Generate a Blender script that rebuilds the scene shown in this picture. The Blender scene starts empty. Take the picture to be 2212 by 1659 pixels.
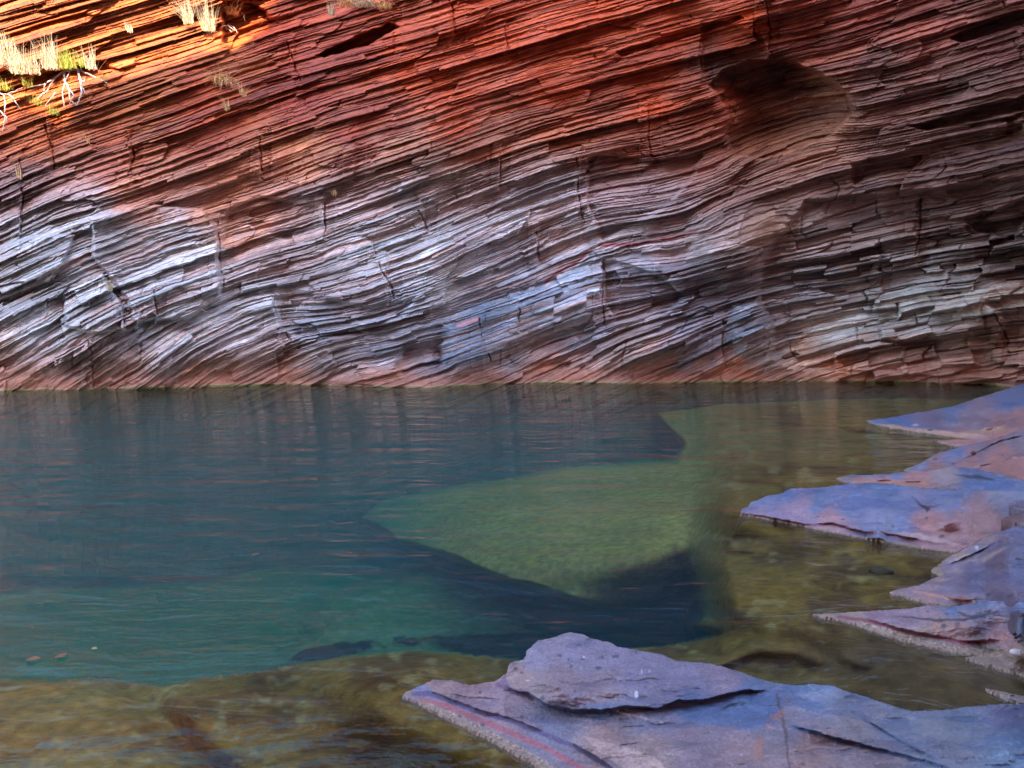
import bpy, math, random
import numpy as np
random.seed(7); rng = np.random.RandomState(7)
C = bpy.context.scene.collection
R = math.radians

# ------------------------------------------------------------------ camera, sky, sun, exposure
CAM_H = 1.5; PITCH = R(6.0); F = 1475.4           # picture units: 2212 x 1659
sc = bpy.context.scene
cd = bpy.data.cameras.new('camera'); cam = bpy.data.objects.new('camera', cd); C.objects.link(cam)
cd.sensor_width = 36; cd.lens = 36*F/2212; cd.clip_start = 0.05; cd.clip_end = 500
cam.location = (0, 0, CAM_H); cam.rotation_euler = (R(90)-PITCH, 0, 0)
sc.camera = cam
SUN = np.array([0.10, -0.76, 0.56]); SUN /= np.linalg.norm(SUN)
w = bpy.data.worlds.new('World'); sc.world = w; w.use_nodes = True
nt = w.node_tree; bg = nt.nodes['Background']; sky = nt.nodes.new('ShaderNodeTexSky')
sky.sky_type = 'NISHITA'; sky.sun_disc = False
sky.sun_elevation = math.asin(SUN[2]); sky.sun_rotation = math.atan2(SUN[0], SUN[1])
sky.dust_density = 1.0; sky.ozone_density = 1.0; sky.air_density = 0.8
nt.links.new(sky.outputs[0], bg.inputs[0]); bg.inputs[1].default_value = 0.15
sl = bpy.data.lights.new('sun', 'SUN'); sl.energy = 2.0; sl.angle = R(0.6); sl.color = (1, .86, .66)
so = bpy.data.objects.new('sun', sl); C.objects.link(so)
from mathutils import Vector
so.rotation_euler = Vector(SUN).to_track_quat('Z', 'Y').to_euler()
sc.view_settings.view_transform = 'Standard'; sc.view_settings.look = 'None'; sc.view_settings.gamma = 1
sc.view_settings.exposure = 3.33
sc.cycles.use_denoising = True
sc.cycles.max_bounces = 6; sc.cycles.diffuse_bounces = 3; sc.cycles.glossy_bounces = 3
sc.cycles.transparent_max_bounces = 12; sc.cycles.volume_bounces = 1
sc.cycles.sample_clamp_indirect = 4

# ------------------------------------------------------------------ helpers
def ray(X, Y):
    a = (np.asarray(X, float)-1106)/F; b = (829.5-np.asarray(Y, float))/F
    dy = math.cos(PITCH)+b*math.sin(PITCH)
    return a/dy, (-math.sin(PITCH)+b*math.cos(PITCH))/dy      # x per y, z per y
TAB = rng.rand(512, 512).astype(np.float32)
def vn(x, y, seed=0):                                          # value noise 0..1
    x = np.asarray(x, np.float32)+seed*37.7+1000; y = np.asarray(y, np.float32)+seed*17.3+1000
    i = np.floor(x).astype(np.int32); j = np.floor(y).astype(np.int32)
    f = x-i; g = y-j; f = f*f*(3-2*f); g = g*g*(3-2*g)
    i &= 511; j &= 511; i2 = (i+1) & 511; j2 = (j+1) & 511
    a = TAB[i, j]; b = TAB[i2, j]; c = TAB[i, j2]; d = TAB[i2, j2]
    return a+(b-a)*f+(c-a)*g+(a-b-c+d)*f*g
def fbm(x, y, seed=0, o=4):
    r = 0; a = .5; t = 0
    for k in range(o):
        r = r+a*vn(x*2**k, y*2**k, seed+k*3); t += a; a *= .5
    return r/t
def hsh(i, j, seed=0):
    return TAB[(np.asarray(i, np.int64)*73+seed*131+np.asarray(j, np.int64)*19) & 511, (np.asarray(j, np.int64)*97+np.asarray(i, np.int64)*29+seed*57) & 511]
def sst(a, b, x):
    t = np.clip((x-a)/(b-a), 0, 1); return t*t*(3-2*t)
def idw(pts, X, Y, eps=45., p=2.0, sy=1.0):
    pts = np.array(pts, float); V = pts[:, 2:]
    num = np.zeros(X.shape+(V.shape[1],)); den = np.zeros(X.shape)
    for q in pts:
        wt = 1/(((X-q[0])**2+(sy*(Y-q[1]))**2+eps*eps)**p)
        num += wt[..., None]*q[2:]; den += wt
    return num/den[..., None]
def segd(X, Y, pl, closed=False):                              # distance to polyline
    pl = np.array(pl, float); n = len(pl); D = np.full(X.shape, 1e9)
    for k in range(n if closed else n-1):
        a = pl[k]; b = pl[(k+1) % n]; e = b-a; L = (e*e).sum()+1e-9
        t = np.clip(((X-a[0])*e[0]+(Y-a[1])*e[1])/L, 0, 1)
        D = np.minimum(D, (X-a[0]-t*e[0])**2+(Y-a[1]-t*e[1])**2)
    return np.sqrt(D)
def inside(X, Y, pl):
    pl = np.array(pl, float); n = len(pl); c = np.zeros(X.shape, bool)
    for k in range(n):
        x0, y0 = pl[k]; x1, y1 = pl[(k+1) % n]
        if y0 == y1: continue
        c ^= ((y0 > Y) != (y1 > Y)) & (X < (x1-x0)*(Y-y0)/(y1-y0)+x0)
    return c
def sdf(X, Y, pl):                                             # positive inside
    return np.where(inside(X, Y, pl), 1, -1)*segd(X, Y, pl, True)
def mesh_from(name, co, faces, mat, smooth=True, attrs=None, parent=None):
    me = bpy.data.meshes.new(name); co = np.ascontiguousarray(co, np.float32); n = len(co)
    me.vertices.add(n); me.vertices.foreach_set('co', co.ravel())
    faces = np.ascontiguousarray(faces, np.int32); m, k = faces.shape
    me.loops.add(m*k); me.loops.foreach_set('vertex_index', faces.ravel())
    me.polygons.add(m); me.polygons.foreach_set('loop_start', np.arange(0, m*k, k, dtype=np.int32))
    me.polygons.foreach_set('loop_total', np.full(m, k, np.int32))
    me.update(calc_edges=True)
    me.polygons.foreach_set('use_smooth', np.full(m, smooth, bool))
    for an, av in (attrs or {}).items():
        av = np.asarray(av, np.float32)
        if av.ndim == 2:
            at = me.attributes.new(an, 'FLOAT_COLOR', 'POINT')
            at.data.foreach_set('color', np.concatenate([av, np.ones((n, 1), np.float32)], 1).ravel())
        else:
            at = me.attributes.new(an, 'FLOAT', 'POINT'); at.data.foreach_set('value', av.ravel())
    me.materials.append(mat)
    o = bpy.data.objects.new(name, me); C.objects.link(o)
    if parent: o.parent = parent
    return o
def grid_faces(ny, nx, flip=False):
    i = np.arange(ny*nx).reshape(ny, nx)
    f = np.stack([i[:-1, :-1], i[1:, :-1], i[1:, 1:], i[:-1, 1:]], -1).reshape(-1, 4)
    return f[:, ::-1] if flip else f
def tag(o, label=None, cat=None, group=None, kind=None):
    if label: o['label'] = label
    if cat: o['category'] = cat
    if group: o['group'] = group
    if kind: o['kind'] = kind
    return o
def new_mat(name):
    m = bpy.data.materials.new(name); m.use_nodes = True
    n = m.node_tree.nodes; return m, n, m.node_tree.links, n['Principled BSDF']
def N(nodes, t, **kw):
    x = nodes.new(t)
    for k, v in kw.items():
        if k.startswith('i_'): x.inputs[k[2:].replace('_', ' ')].default_value = v
        else: setattr(x, k, v)
    return x

# ------------------------------------------------------------------ materials
def rock_material(name, rough, spec, bump, dist, lam=True, fine=70., vary=(.72, 1.25)):
    m, n, l, b = new_mat(name)
    col = N(n, 'ShaderNodeAttribute', attribute_name='col')
    tc = N(n, 'ShaderNodeTexCoord')
    n1 = N(n, 'ShaderNodeTexNoise', i_Scale=fine, i_Detail=6., i_Roughness=.65); l.new(tc.outputs['Object'], n1.inputs['Vector'])
    n2 = N(n, 'ShaderNodeTexNoise', i_Scale=fine*.13, i_Detail=5.); l.new(tc.outputs['Object'], n2.inputs['Vector'])
    h = n1.outputs['Fac']
    if lam:
        s = N(n, 'ShaderNodeAttribute', attribute_name='s'); u = N(n, 'ShaderNodeAttribute', attribute_name='u')
        cx = N(n, 'ShaderNodeCombineXYZ'); l.new(u.outputs['Fac'], cx.inputs[0]); l.new(s.outputs['Fac'], cx.inputs[1])
        mp = N(n, 'ShaderNodeMapping'); mp.inputs['Scale'].default_value = (.018, .33, 1); l.new(cx.outputs[0], mp.inputs['Vector'])
        n3 = N(n, 'ShaderNodeTexNoise', i_Scale=1., i_Detail=3., i_Roughness=.6); l.new(mp.outputs[0], n3.inputs['Vector'])
        mm = N(n, 'ShaderNodeMix', data_type='FLOAT'); mm.inputs[0].default_value = .72
        l.new(n1.outputs['Fac'], mm.inputs[2]); l.new(n3.outputs['Fac'], mm.inputs[3]); h = mm.outputs[0]
    mr = N(n, 'ShaderNodeMapRange'); mr.inputs[1].default_value = .3; mr.inputs[2].default_value = .7
    mr.inputs[3].default_value = vary[0]; mr.inputs[4].default_value = vary[1]; l.new(h, mr.inputs[0])
    mr2 = N(n, 'ShaderNodeMapRange'); mr2.inputs[1].default_value = .3; mr2.inputs[2].default_value = .7
    mr2.inputs[3].default_value = .85; mr2.inputs[4].default_value = 1.15; l.new(n2.outputs['Fac'], mr2.inputs[0])
    mu = N(n, 'ShaderNodeMath', operation='MULTIPLY'); l.new(mr.outputs[0], mu.inputs[0]); l.new(mr2.outputs[0], mu.inputs[1])
    vm = N(n, 'ShaderNodeVectorMath', operation='SCALE'); l.new(col.outputs['Color'], vm.inputs[0]); l.new(mu.outputs[0], vm.inputs['Scale'])
    l.new(vm.outputs[0], b.inputs['Base Color'])
    bp = N(n, 'ShaderNodeBump'); bp.inputs['Strength'].default_value = bump; bp.inputs['Distance'].default_value = dist
    l.new(h, bp.inputs['Height']); l.new(bp.outputs[0], b.inputs['Normal'])
    b.inputs['Roughness'].default_value = rough; b.inputs['Specular IOR Level'].default_value = spec
    return m
M_cliff = rock_material('layered_rock', .6, .45, 1.0, .045)
M_slab = rock_material('polished_rock', .34, .5, .8, .010, lam=False, fine=95., vary=(.66, 1.28))
M_bed = rock_material('algae_rock', .8, .2, .35, .02, lam=False, fine=13., vary=(.55, 1.5))
M_far = rock_material('distant_rock', .8, .3, .6, .1, lam=False, fine=3.)

def plain(name, c, rough=.7, var=.25, scale=30, trans=0.):
    m, n, l, b = new_mat(name); tc = N(n, 'ShaderNodeTexCoord')
    n1 = N(n, 'ShaderNodeTexNoise', i_Scale=float(scale), i_Detail=3.); l.new(tc.outputs['Object'], n1.inputs['Vector'])
    cr = N(n, 'ShaderNodeValToRGB'); cr.color_ramp.elements[0].position = .3; cr.color_ramp.elements[1].position = .7
    cr.color_ramp.elements[0].color = tuple(x*(1-var) for x in c)+(1,); cr.color_ramp.elements[1].color = tuple(min(1, x*(1+var)) for x in c)+(1,)
    l.new(n1.outputs['Fac'], cr.inputs[0]); l.new(cr.outputs[0], b.inputs['Base Color']); b.inputs['Roughness'].default_value = rough
    return m

# ------------------------------------------------------------------ layered cliff: strata direction field traced over the face
SL = [(100,100,.30),(300,100,.30),(500,150,.33),(100,330,.38),(300,330,.37),(500,300,.38),(700,100,.28),(1000,100,.30),(700,330,.36),(1000,330,.36),(850,220,.30),
(1250,100,.27),(1450,80,.27),(1250,250,.25),(1450,220,.27),(1300,330,.2),(1400,370,.12),(1600,100,.25),(1600,200,.4),(1700,230,.25),(1500,400,.3),(1600,350,.5),(1560,420,.45),
(1900,60,.33),(2100,100,.3),(1750,240,.12),(1820,260,0),(1700,290,.35),(1900,220,.22),(2100,250,.25),(1900,330,.22),(2100,350,.2),(1750,380,.35),
(50,450,.45),(50,560,.48),(200,470,.35),(300,540,.35),(420,500,.28),(300,600,.35),(420,650,.35),(100,620,.5),(100,720,.6),(200,760,.65),(330,760,.7),(300,700,.5),(480,720,.5),(400,800,.8),(30,790,.55),(550,800,.5),(530,700,.4),
(600,480,.3),(750,450,.33),(900,450,.38),(1080,450,.42),(600,580,.3),(620,630,.12),(720,560,.35),(850,560,.4),(1000,560,.45),(640,680,.02),(750,680,.1),(850,650,.4),(750,730,.2),(600,780,.5),(700,800,.5),(800,760,.2),(860,800,.3),(980,760,.45),(930,740,.15),(1050,700,.35),(600,730,.45),
(1180,480,.4),(1150,560,.5),(1250,540,.5),(1350,450,.1),(1450,490,.15),(1540,460,.6),(1560,520,.3),(1640,480,.35),(1350,560,.15),(1450,580,.15),(1350,620,.05),(1550,600,.25),(1180,650,.35),(1250,700,.35),(1400,680,.3),(1550,700,.4),(1150,800,.5),(1300,780,.6),(1450,800,.4),(1580,780,.6),(1500,740,.45),
(1700,500,.2),(1850,470,.2),(2100,450,.2),(1750,600,.15),(1900,560,.22),(2100,560,.18),(1750,700,.2),(1900,680,.15),(2100,650,.18),(1750,770,.3),(1950,750,.2),(2150,700,.1),(2100,780,.15),(1720,810,.45),(1900,820,.3),
(0,-300,.3),(1100,-300,.3),(2200,-300,.32),(-400,400,.45),(-400,700,.5),(2600,400,.2),(1100,1000,.4),(300,1000,.6),(1900,1000,.3)]
gx = np.arange(-720, 2960, 8.); gy = np.arange(-900, 1500, 6.)
GX, GY = np.meshgrid(gx, gy)
slope = idw(SL, GX, GY, eps=34., p=1.7)[..., 0]
slope += .10*(fbm(GX/90, GY/50, 5, 2)-.5)
S = np.zeros_like(GX); c0 = int(np.argmin(abs(gx-1106))); S[:, c0] = gy
def ext(yq, sy):                                               # interp with linear ends
    r = np.interp(yq, gy, sy); r = np.where(yq > gy[-1], sy[-1]+yq-gy[-1], r); return np.where(yq < gy[0], sy[0]+yq-gy[0], r)
for c in range(c0+1, len(gx)): S[:, c] = ext(gy+8*.5*(slope[:, c]+slope[:, c-1]), S[:, c-1])
for c in range(c0-1, -1, -1): S[:, c] = ext(gy-8*.5*(slope[:, c]+slope[:, c+1]), S[:, c+1])
def bil(G, X, Y):
    fx = np.clip((X-gx[0])/8, 0, len(gx)-1.001); fy = np.clip((Y-gy[0])/6, 0, len(gy)-1.001)
    i = fx.astype(int); j = fy.astype(int); a = fx-i; b = fy-j
    return (G[j, i]*(1-a)+G[j, i+1]*a)*(1-b)+(G[j+1, i]*(1-a)+G[j+1, i+1]*a)*b

SHORE = [(-700,860),(0,845),(200,842),(440,836),(620,830),(770,836),(930,838),(1060,830),(1200,828),(1400,828),(1700,824),(2000,826),(2120,832),(2212,838),(2900,880)]
def shore_y(X):
    p = np.array(SHORE, float); return np.interp(X, p[:, 0], p[:, 1])
def lean_at(X):
    return np.interp(X, [-700, 0, 500, 1100, 1450, 1700, 2212, 2900], [.50, .48, .40, .26, .16, .06, .02, 0])

# blocks and hollows of the face: polygon, metres towards the viewer, softness, edge roughness
MACRO = [
 ([(1530,185),(1560,150),(1620,130),(1700,128),(1780,160),(1832,200),(1842,245),(1805,288),(1730,322),(1650,345),(1585,335),(1566,290),(1577,255),(1556,215)], -1.05, 70, 4),
 ([(1530,185),(1560,150),(1620,130),(1700,128),(1780,160),(1832,200),(1842,245),(1805,288),(1730,322),(1650,345),(1585,335),(1566,290),(1577,255),(1556,215)], -.45, 5, 3),
 ([(1560,150),(1620,130),(1700,128),(1780,160),(1825,198),(1760,205),(1680,195),(1600,215),(1560,190)], -.34, 14, 4),
 ([(1512,50),(1580,45),(1650,80),(1660,128),(1600,136),(1556,152),(1530,186),(1516,160)], -.20, 9, 4),
 ([(1480,440),(1600,415),(1690,465),(1650,560),(1640,640),(1560,640),(1490,560)], .40, 45, 3),
 ([(1740,430),(1690,500),(1640,560),(1636,650),(1665,700),(1664,770),(1720,800),(2900,840),(2900,300),(2212,380),(1900,420)], -.38, 12, 6),
 ([(1580,655),(1640,640),(1668,710),(1660,765),(1600,775),(1565,720)], .38, 26, 3),
 ([(950,700),(1010,668),(1120,640),(1230,600),(1300,640),(1290,700),(1180,740),(1090,770),(1075,832),(960,836)], .42, 34, 3),
 ([(870,745),(955,735),(962,790),(940,836),(880,836),(850,790)], -.28, 12, 3),
 ([(1085,790),(1200,770),(1290,800),(1280,822),(1130,826)], -.18, 14, 3),
 ([(195,470),(330,440),(440,452),(468,490),(474,560),(478,640),(400,690),(290,700),(270,640),(200,560)], .30, 7, 5),
 ([(135,640),(220,590),(268,660),(270,715),(200,722),(140,705)], .28, 6, 3),
 ([(0,530),(60,510),(162,505),(150,545),(110,610),(0,650),(-300,700),(-300,600)], .30, 7, 4),
 ([(585,640),(640,625),(800,660),(900,640),(870,690),(770,700),(800,725),(650,735),(600,700)], -.28, 12, 4),
 ([(560,420),(690,440),(705,500),(640,530),(560,500),(480,520),(490,450)], -.16, 9, 4),
 ([(680,120),(835,48),(862,56),(800,100),(700,125)], -.75, 5, 5),
 ([(1330,110),(1600,32),(1606,42),(1430,98),(1340,124)], -.30, 4, 4),
 ([(2050,80),(2212,18),(2400,-20),(2400,10),(2212,52),(2080,95)], -.6, 5, 5),
 ([(1960,272),(2212,205),(2500,150),(2500,200),(2212,240),(2000,285)], -.45, 4, 5),
 ([(2080,470),(2140,455),(2212,425),(2600,360),(2600,450),(2212,480),(2190,520),(2110,500)], -.45, 7, 6),
 ([(1265,340),(1285,330),(1400,345),(1520,330),(1500,380),(1440,450),(1300,520),(1268,440)], -.22, 8, 5),
 ([(1300,565),(1330,560),(1440,600),(1480,640),(1440,680),(1330,700),(1305,650)], -.24, 7, 4),
 ([(1280,740),(1400,700),(1530,650),(1560,680),(1460,760),(1300,800)], .12, 18, 4),
 ([(480,0),(560,10),(600,50),(560,80),(500,110),(478,90)], -.45, 8, 8),
 ([(1800,760),(1900,735),(1962,745),(1950,785),(1880,805),(1800,800)], .30, 7, 3),
 ([(1940,790),(2100,765),(2118,790),(2040,815),(1950,812)], .22, 6, 3),
 ([(1900,700),(2120,640),(2180,690),(2160,730),(1960,740),(1900,735)], .30, 8, 4),
 ([(0,150),(220,130),(260,150),(120,195),(0,215),(-300,260),(-300,200)], -.35, 8, 7),
 ([(1840,350),(2212,270),(2212,300),(1990,360),(1840,400)], -.25, 6, 6),
]
CRACKS = [[(42,340),(50,420),(44,520)],[(276,300),(290,340),(275,380)],[(95,270),(112,320),(116,365)],[(470,480),(476,560),(484,620)],[(232,612),(262,650),(270,700)],
 [(968,-5),(980,20),(984,80)],[(700,435),(704,500)],[(1036,690),(1042,730),(1062,780)],[(1304,560),(1300,640),(1306,700)],[(1245,340),(1250,420),(1262,480)],[(1562,690),(1560,740),(1565,790)],
 [(590,655),(600,700),(630,735)],[(815,560),(845,620),(850,650)],[(1990,430),(1988,500),(1975,560)],[(1515,60),(1512,120),(1520,170)],[(1400,240),(1402,300),(1408,340)],
 [(620,90),(640,150),(650,175)],[(1160,500),(1165,560)],[(2150,680),(2170,720),(2180,760)],[(330,620),(340,680)],[(905,455),(925,500)],[(1080,330),(1082,400)],[(1120,640),(1122,700)],[(560,300),(566,370)],
 [(1650,-10),(1660,40),(1664,95)],[(1900,560),(1905,610)],[(760,330),(770,372)],[(196,752),(200,835)],[(845,20),(850,80)],[(1090,60),(1100,110)]]

def bed(s, u, T, L, seed, wob=.35, brk=.55):
    sw = s/T+1.7*vn(s/(4.2*T), s*0, seed)+wob*(fbm(u/(2.2*L), s/(3.0*T), seed+1, 2)-.5)*2
    q0 = np.floor(u/(.42*L)+.5*vn(s/(1.2*T), u*0, seed+6)+hsh(np.floor(s/(3.3*T)), 3, seed+7)*9)
    sw = sw+brk*(hsh(q0, np.floor(s/(3.3*T)), seed+8)-.5)
    k = np.floor(sw); f = sw-k
    uu = u/L*(.55+.9*hsh(k, k*0, seed+2))+hsh(k, k*0+7, seed)*91+.25*(vn(s/(.8*T), u/L*2, seed+3)-.5)
    c = np.floor(uu); g = uu-c
    return hsh(k, c, seed+4), f, g, k, c
def cliff_depth(X, Y):
    s = bil(S, X, Y)
    # ragged edges, pinching beds
    up = 1-sst(330, 520, Y)                                             # straighter, thinner beds above
    lowr = sst(1640, 1760, X)*sst(400, 520, Y)                          # thick slabby beds at lower right
    midr = sst(1080, 1200, X)*sst(1720, 1600, X)*sst(540, 660, Y)
    s = s+(9-5*up)*(fbm(X/90, s/30, 11, 3)-.5)+(2.6-1.2*up)*(fbm(X/18, Y/8, 12, 3)-.5)
    d = 1.2*(fbm(X/330, Y/190, 21, 3)-.5)+.32*(fbm(X/90, s/70, 22, 2)-.5)
    ragX = 14*(fbm(X/22, Y/13, 31, 3)-.5); ragY = 9*(fbm(X/30, Y/14, 32, 3)-.5)
    for pl, a, soft, rg in MACRO:
        p = np.array(pl, float); b = 30
        m = (X > p[:, 0].min()-b) & (X < p[:, 0].max()+b) & (Y > p[:, 1].min()-b) & (Y < p[:, 1].max()+b)
        if not m.any(): continue
        v = sdf(X[m]+ragX[m]*rg/6, Y[m]+ragY[m]*rg/6, pl)
        d[m] += a*sst(-soft*.3, soft, v)
    bowl = np.zeros(X.shape); p = np.array(MACRO[0][0], float)
    m = (X > 1490) & (X < 1860) & (Y > 20) & (Y < 390); bowl[m] = sst(0, 14, sdf(X[m], Y[m], MACRO[0][0]))
    butt = np.zeros(X.shape); m = (X > 900) & (X < 1350) & (Y > 580) & (Y < 850); butt[m] = sst(0, 30, sdf(X[m], Y[m], next(q[0] for q in MACRO if q[0][0] == (950, 700))))
    calm = (1-.12*bowl)*(1-.70*butt)
    rough = np.clip(.35+.9*fbm(X/170, s/60, 41, 2), .3, 1.3)*calm       # smooth plates here, broken ledges there
    h1, f1, g1, k1, c1 = bed(s, X, 42, 380, 1, .25, .3)
    h2, f2, g2, k2, c2 = bed(s, X, 15, 230, 2, .32, .35)
    h3, f3, g3, k3, c3 = bed(s, X, 6.6, 130, 3, .28, .35)
    h4, f4, g4, k4, c4 = bed(s, X, 3.3, 70, 4, .22, .35)
    h5, f5, g5, k5, c5 = bed(s, X, 29, 170, 5, .45, .9)
    lowl = sst(820, 640, X)*sst(520, 640, Y)*sst(.42, .60, fbm(X/140, s/34, 78, 2)); blk = np.maximum(np.maximum(lowr, .6*midr), .6*lowl)
    thick = sst(.35, .7, hsh(k2, k2*0, 55)*.6+.4*fbm(X/150, s/40, 56, 2)); thick = np.maximum(thick, blk)
    d += (.36*(h1-.5)+.12*(f1-.5))*rough
    d += (.16*(h2-.5)+.10*(f2-.5))*rough*(1-.4*blk)
    d += ((.42*(h5-.5)+.10*(f5-.5))+.05*(hsh(k5, c5, 77)-.5)*(g5-.5))*blk*(.6+.6*rough)
    m3 = (.50+.9*vn(X/120, s/30, 51))*(1.25-.95*thick)*calm
    d += (.070*(h3-.5)+.050*(f3-.5))*m3
    d += (.034*(h4-.5)+.024*(f4-.5))*(.4+vn(X/80, s/20, 52))*(1.2-.9*thick)*calm
    d += .05*(fbm(X/26, Y/18, 57, 3)-.5)*(.4+thick)*calm
    # open partings under each bed and open joints across it
    part = .10*np.exp(-((f2-.97)/.07)**2)*(hsh(k2, c2, 61) > .25)+.06*np.exp(-((f3-.96)/.12)**2)*(hsh(k3, c3, 62) > .3)
    gl2 = np.minimum(g2, 1-g2)*230; gl3 = np.minimum(g3, 1-g3)*130
    part += .07*np.exp(-(gl2/2.2)**2)*(h2 > .35)+.04*np.exp(-(gl3/1.4)**2)*(h3 > .45)
    d -= part*(.35+.8*fbm(X/40, Y/25, 63, 2))*(.35+.65*calm)*(1-.45*blk)*(1-.35*sst(420, 560, Y))
    gl5 = np.minimum(g5, 1-g5)*170; d -= blk*(.16*np.exp(-((f5-.97)/.05)**2)+.10*np.exp(-(gl5/2.2)**2)*(h5 > .4))
    for cr in CRACKS:
        p = np.array(cr, float)
        m = (X > p[:, 0].min()-20) & (X < p[:, 0].max()+20) & (Y > p[:, 1].min()-20) & (Y < p[:, 1].max()+20)
        if m.any():
            v = segd(X[m]+.6*ragX[m], Y[m], cr); d[m] -= .13*np.exp(-(v/1.6)**2)*sst(.25, .5, fbm(X[m]/30, Y[m]/20, 64, 2)); side = np.tanh((X[m]-np.mean(p[:, 0])+ragX[m])/2.5)*np.exp(-(v/45)**2); d[m] -= .05*side
    d += .7*(fbm(X/60, Y/40, 73, 3)-.5)*sst(-40, -4, Y-shore_y(X))
    # water-worn foot of the wall: relief dies out towards the water line
    sh = shore_y(X); worn = sst(-70, -8, Y-sh)*.75
    base = .35*(fbm(X/240, Y/160, 71, 2)-.5)
    keep = 1-worn*np.clip(.4+fbm(X/120, Y/50, 72, 2), 0, 1)
    d = d*keep*(1-.3*0)+base*(1-keep)
    d = np.where(Y > sh+3, d*.6, d)
    return d, s, (h1, f1, h2, f2, h3, f3, k2, k3, k1, worn, rough)
def cliff_pos(X, Y, d):
    n, m = ray(X, Y); ns, ms = ray(X, shore_y(X)); Yc = CAM_H/(-ms)
    le = lean_at(X); y = (Yc+le*CAM_H-d)/(1-le*m)
    return np.stack([n*y, y, CAM_H+m*y], -1)

# stain colours of the wall (linear albedo), traced as patches; alcove roof darkened as shade
OR = (.38,.125,.034); RE = (.56,.105,.028); DR = (.32,.06,.026); PK = (.60,.27,.17); LV = (.46,.47,.53); LB = (.36,.40,.50); SB = (.15,.20,.30)
BM = (.155,.085,.075); BR = (.11,.055,.045); MV = (.26,.17,.17); TC = (.42,.17,.10); GR = (.24,.22,.25)
COLS = [(100,60,OR),(300,60,OR),(500,80,OR),(100,200,OR),(300,220,OR),(60,300,(.48,.15,.06)),(250,290,(.44,.12,.05)),(450,220,(.42,.09,.03)),(600,60,(.36,.07,.03)),
 (50,400,MV),(250,350,(.36,.13,.10)),(450,300,(.34,.10,.07)),(650,200,(.32,.06,.035)),(750,100,DR),(900,150,RE),(1050,60,RE),(1250,60,RE),(1450,60,RE),(1600,40,RE),(800,280,(.36,.08,.05)),(1000,250,RE),(1200,200,RE),(1400,200,RE),(1530,230,(.42,.11,.06)),
 (500,400,PK),(650,340,PK),(300,430,PK),(850,330,(.5,.26,.20)),(1050,300,(.48,.2,.14)),(1200,290,(.46,.17,.11)),(1350,290,(.36,.12,.08)),(1480,320,(.32,.12,.09)),
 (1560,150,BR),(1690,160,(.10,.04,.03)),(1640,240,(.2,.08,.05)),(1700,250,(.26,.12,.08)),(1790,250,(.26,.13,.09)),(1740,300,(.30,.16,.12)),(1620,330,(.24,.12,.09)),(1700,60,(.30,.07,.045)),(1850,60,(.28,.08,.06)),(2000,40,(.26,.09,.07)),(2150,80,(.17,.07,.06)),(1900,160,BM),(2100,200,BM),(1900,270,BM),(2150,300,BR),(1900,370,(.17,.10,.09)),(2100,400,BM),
 (80,500,LV),(200,470,LV),(150,600,LV),(350,520,LV),(450,580,LV),(300,650,LV),(100,700,LV),(400,720,LV),(550,650,LV),(500,480,PK),(600,560,(.36,.28,.30)),(700,460,(.42,.34,.36)),(800,550,LV),(900,450,LV),(1000,400,(.46,.38,.38)),(1100,450,LV),(1200,400,LV),(950,600,LV),(850,680,(.30,.31,.38)),(1100,550,(.34,.34,.41)),(1200,500,(.34,.27,.28)),
 (750,650,(.28,.22,.24)),(700,700,(.22,.24,.30)),(700,760,(.34,.27,.28)),(850,750,(.25,.25,.31)),(1000,740,SB),(1050,680,SB),(1150,640,(.18,.22,.30)),(1250,600,(.20,.23,.30)),(1250,700,(.19,.19,.24)),(1100,760,(.20,.18,.20)),
 (1350,470,(.30,.24,.25)),(1450,430,(.27,.2,.2)),(1550,400,(.28,.16,.13)),(1450,520,(.28,.22,.24)),(1560,500,(.27,.2,.19)),(1650,480,(.25,.16,.13)),(1400,600,(.17,.16,.20)),(1500,650,(.15,.15,.19)),(1600,600,(.15,.13,.15)),(1350,750,(.22,.16,.15)),(1500,760,(.15,.15,.19)),(1620,710,(.13,.16,.23)),(1640,760,(.22,.21,.24)),
 (1750,500,(.19,.15,.16)),(1850,520,(.15,.10,.10)),(2000,500,(.14,.08,.07)),(2150,550,(.11,.07,.065)),(1750,620,(.16,.16,.20)),(1900,600,(.20,.18,.20)),(2050,600,(.22,.20,.22)),(1850,690,(.30,.33,.38)),(1780,720,(.32,.35,.40)),(1950,660,(.27,.28,.31)),(2100,640,(.26,.23,.23)),(2180,680,(.24,.18,.15)),(2000,700,(.22,.2,.21)),(1850,770,(.22,.12,.1)),(2000,770,(.19,.10,.08)),(2150,750,(.17,.10,.08)),(1720,790,(.34,.22,.18)),
 (100,-250,OR),(700,-250,OR),(1400,-250,RE),(2100,-250,RE),(-500,200,OR),(-400,600,LV),(2600,500,BM),
 (50,835,TC),(250,838,(.40,.2,.16)),(450,832,TC),(650,828,TC),(850,834,(.38,.16,.10)),(1000,830,(.30,.15,.11)),(1200,824,TC),(1400,822,TC),(1600,818,(.46,.18,.09)),(1800,818,(.42,.15,.08)),(2000,822,(.30,.11,.07)),(2150,826,(.28,.11,.07))]
CP = [(a, b)+c for a, b, c in COLS]

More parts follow.
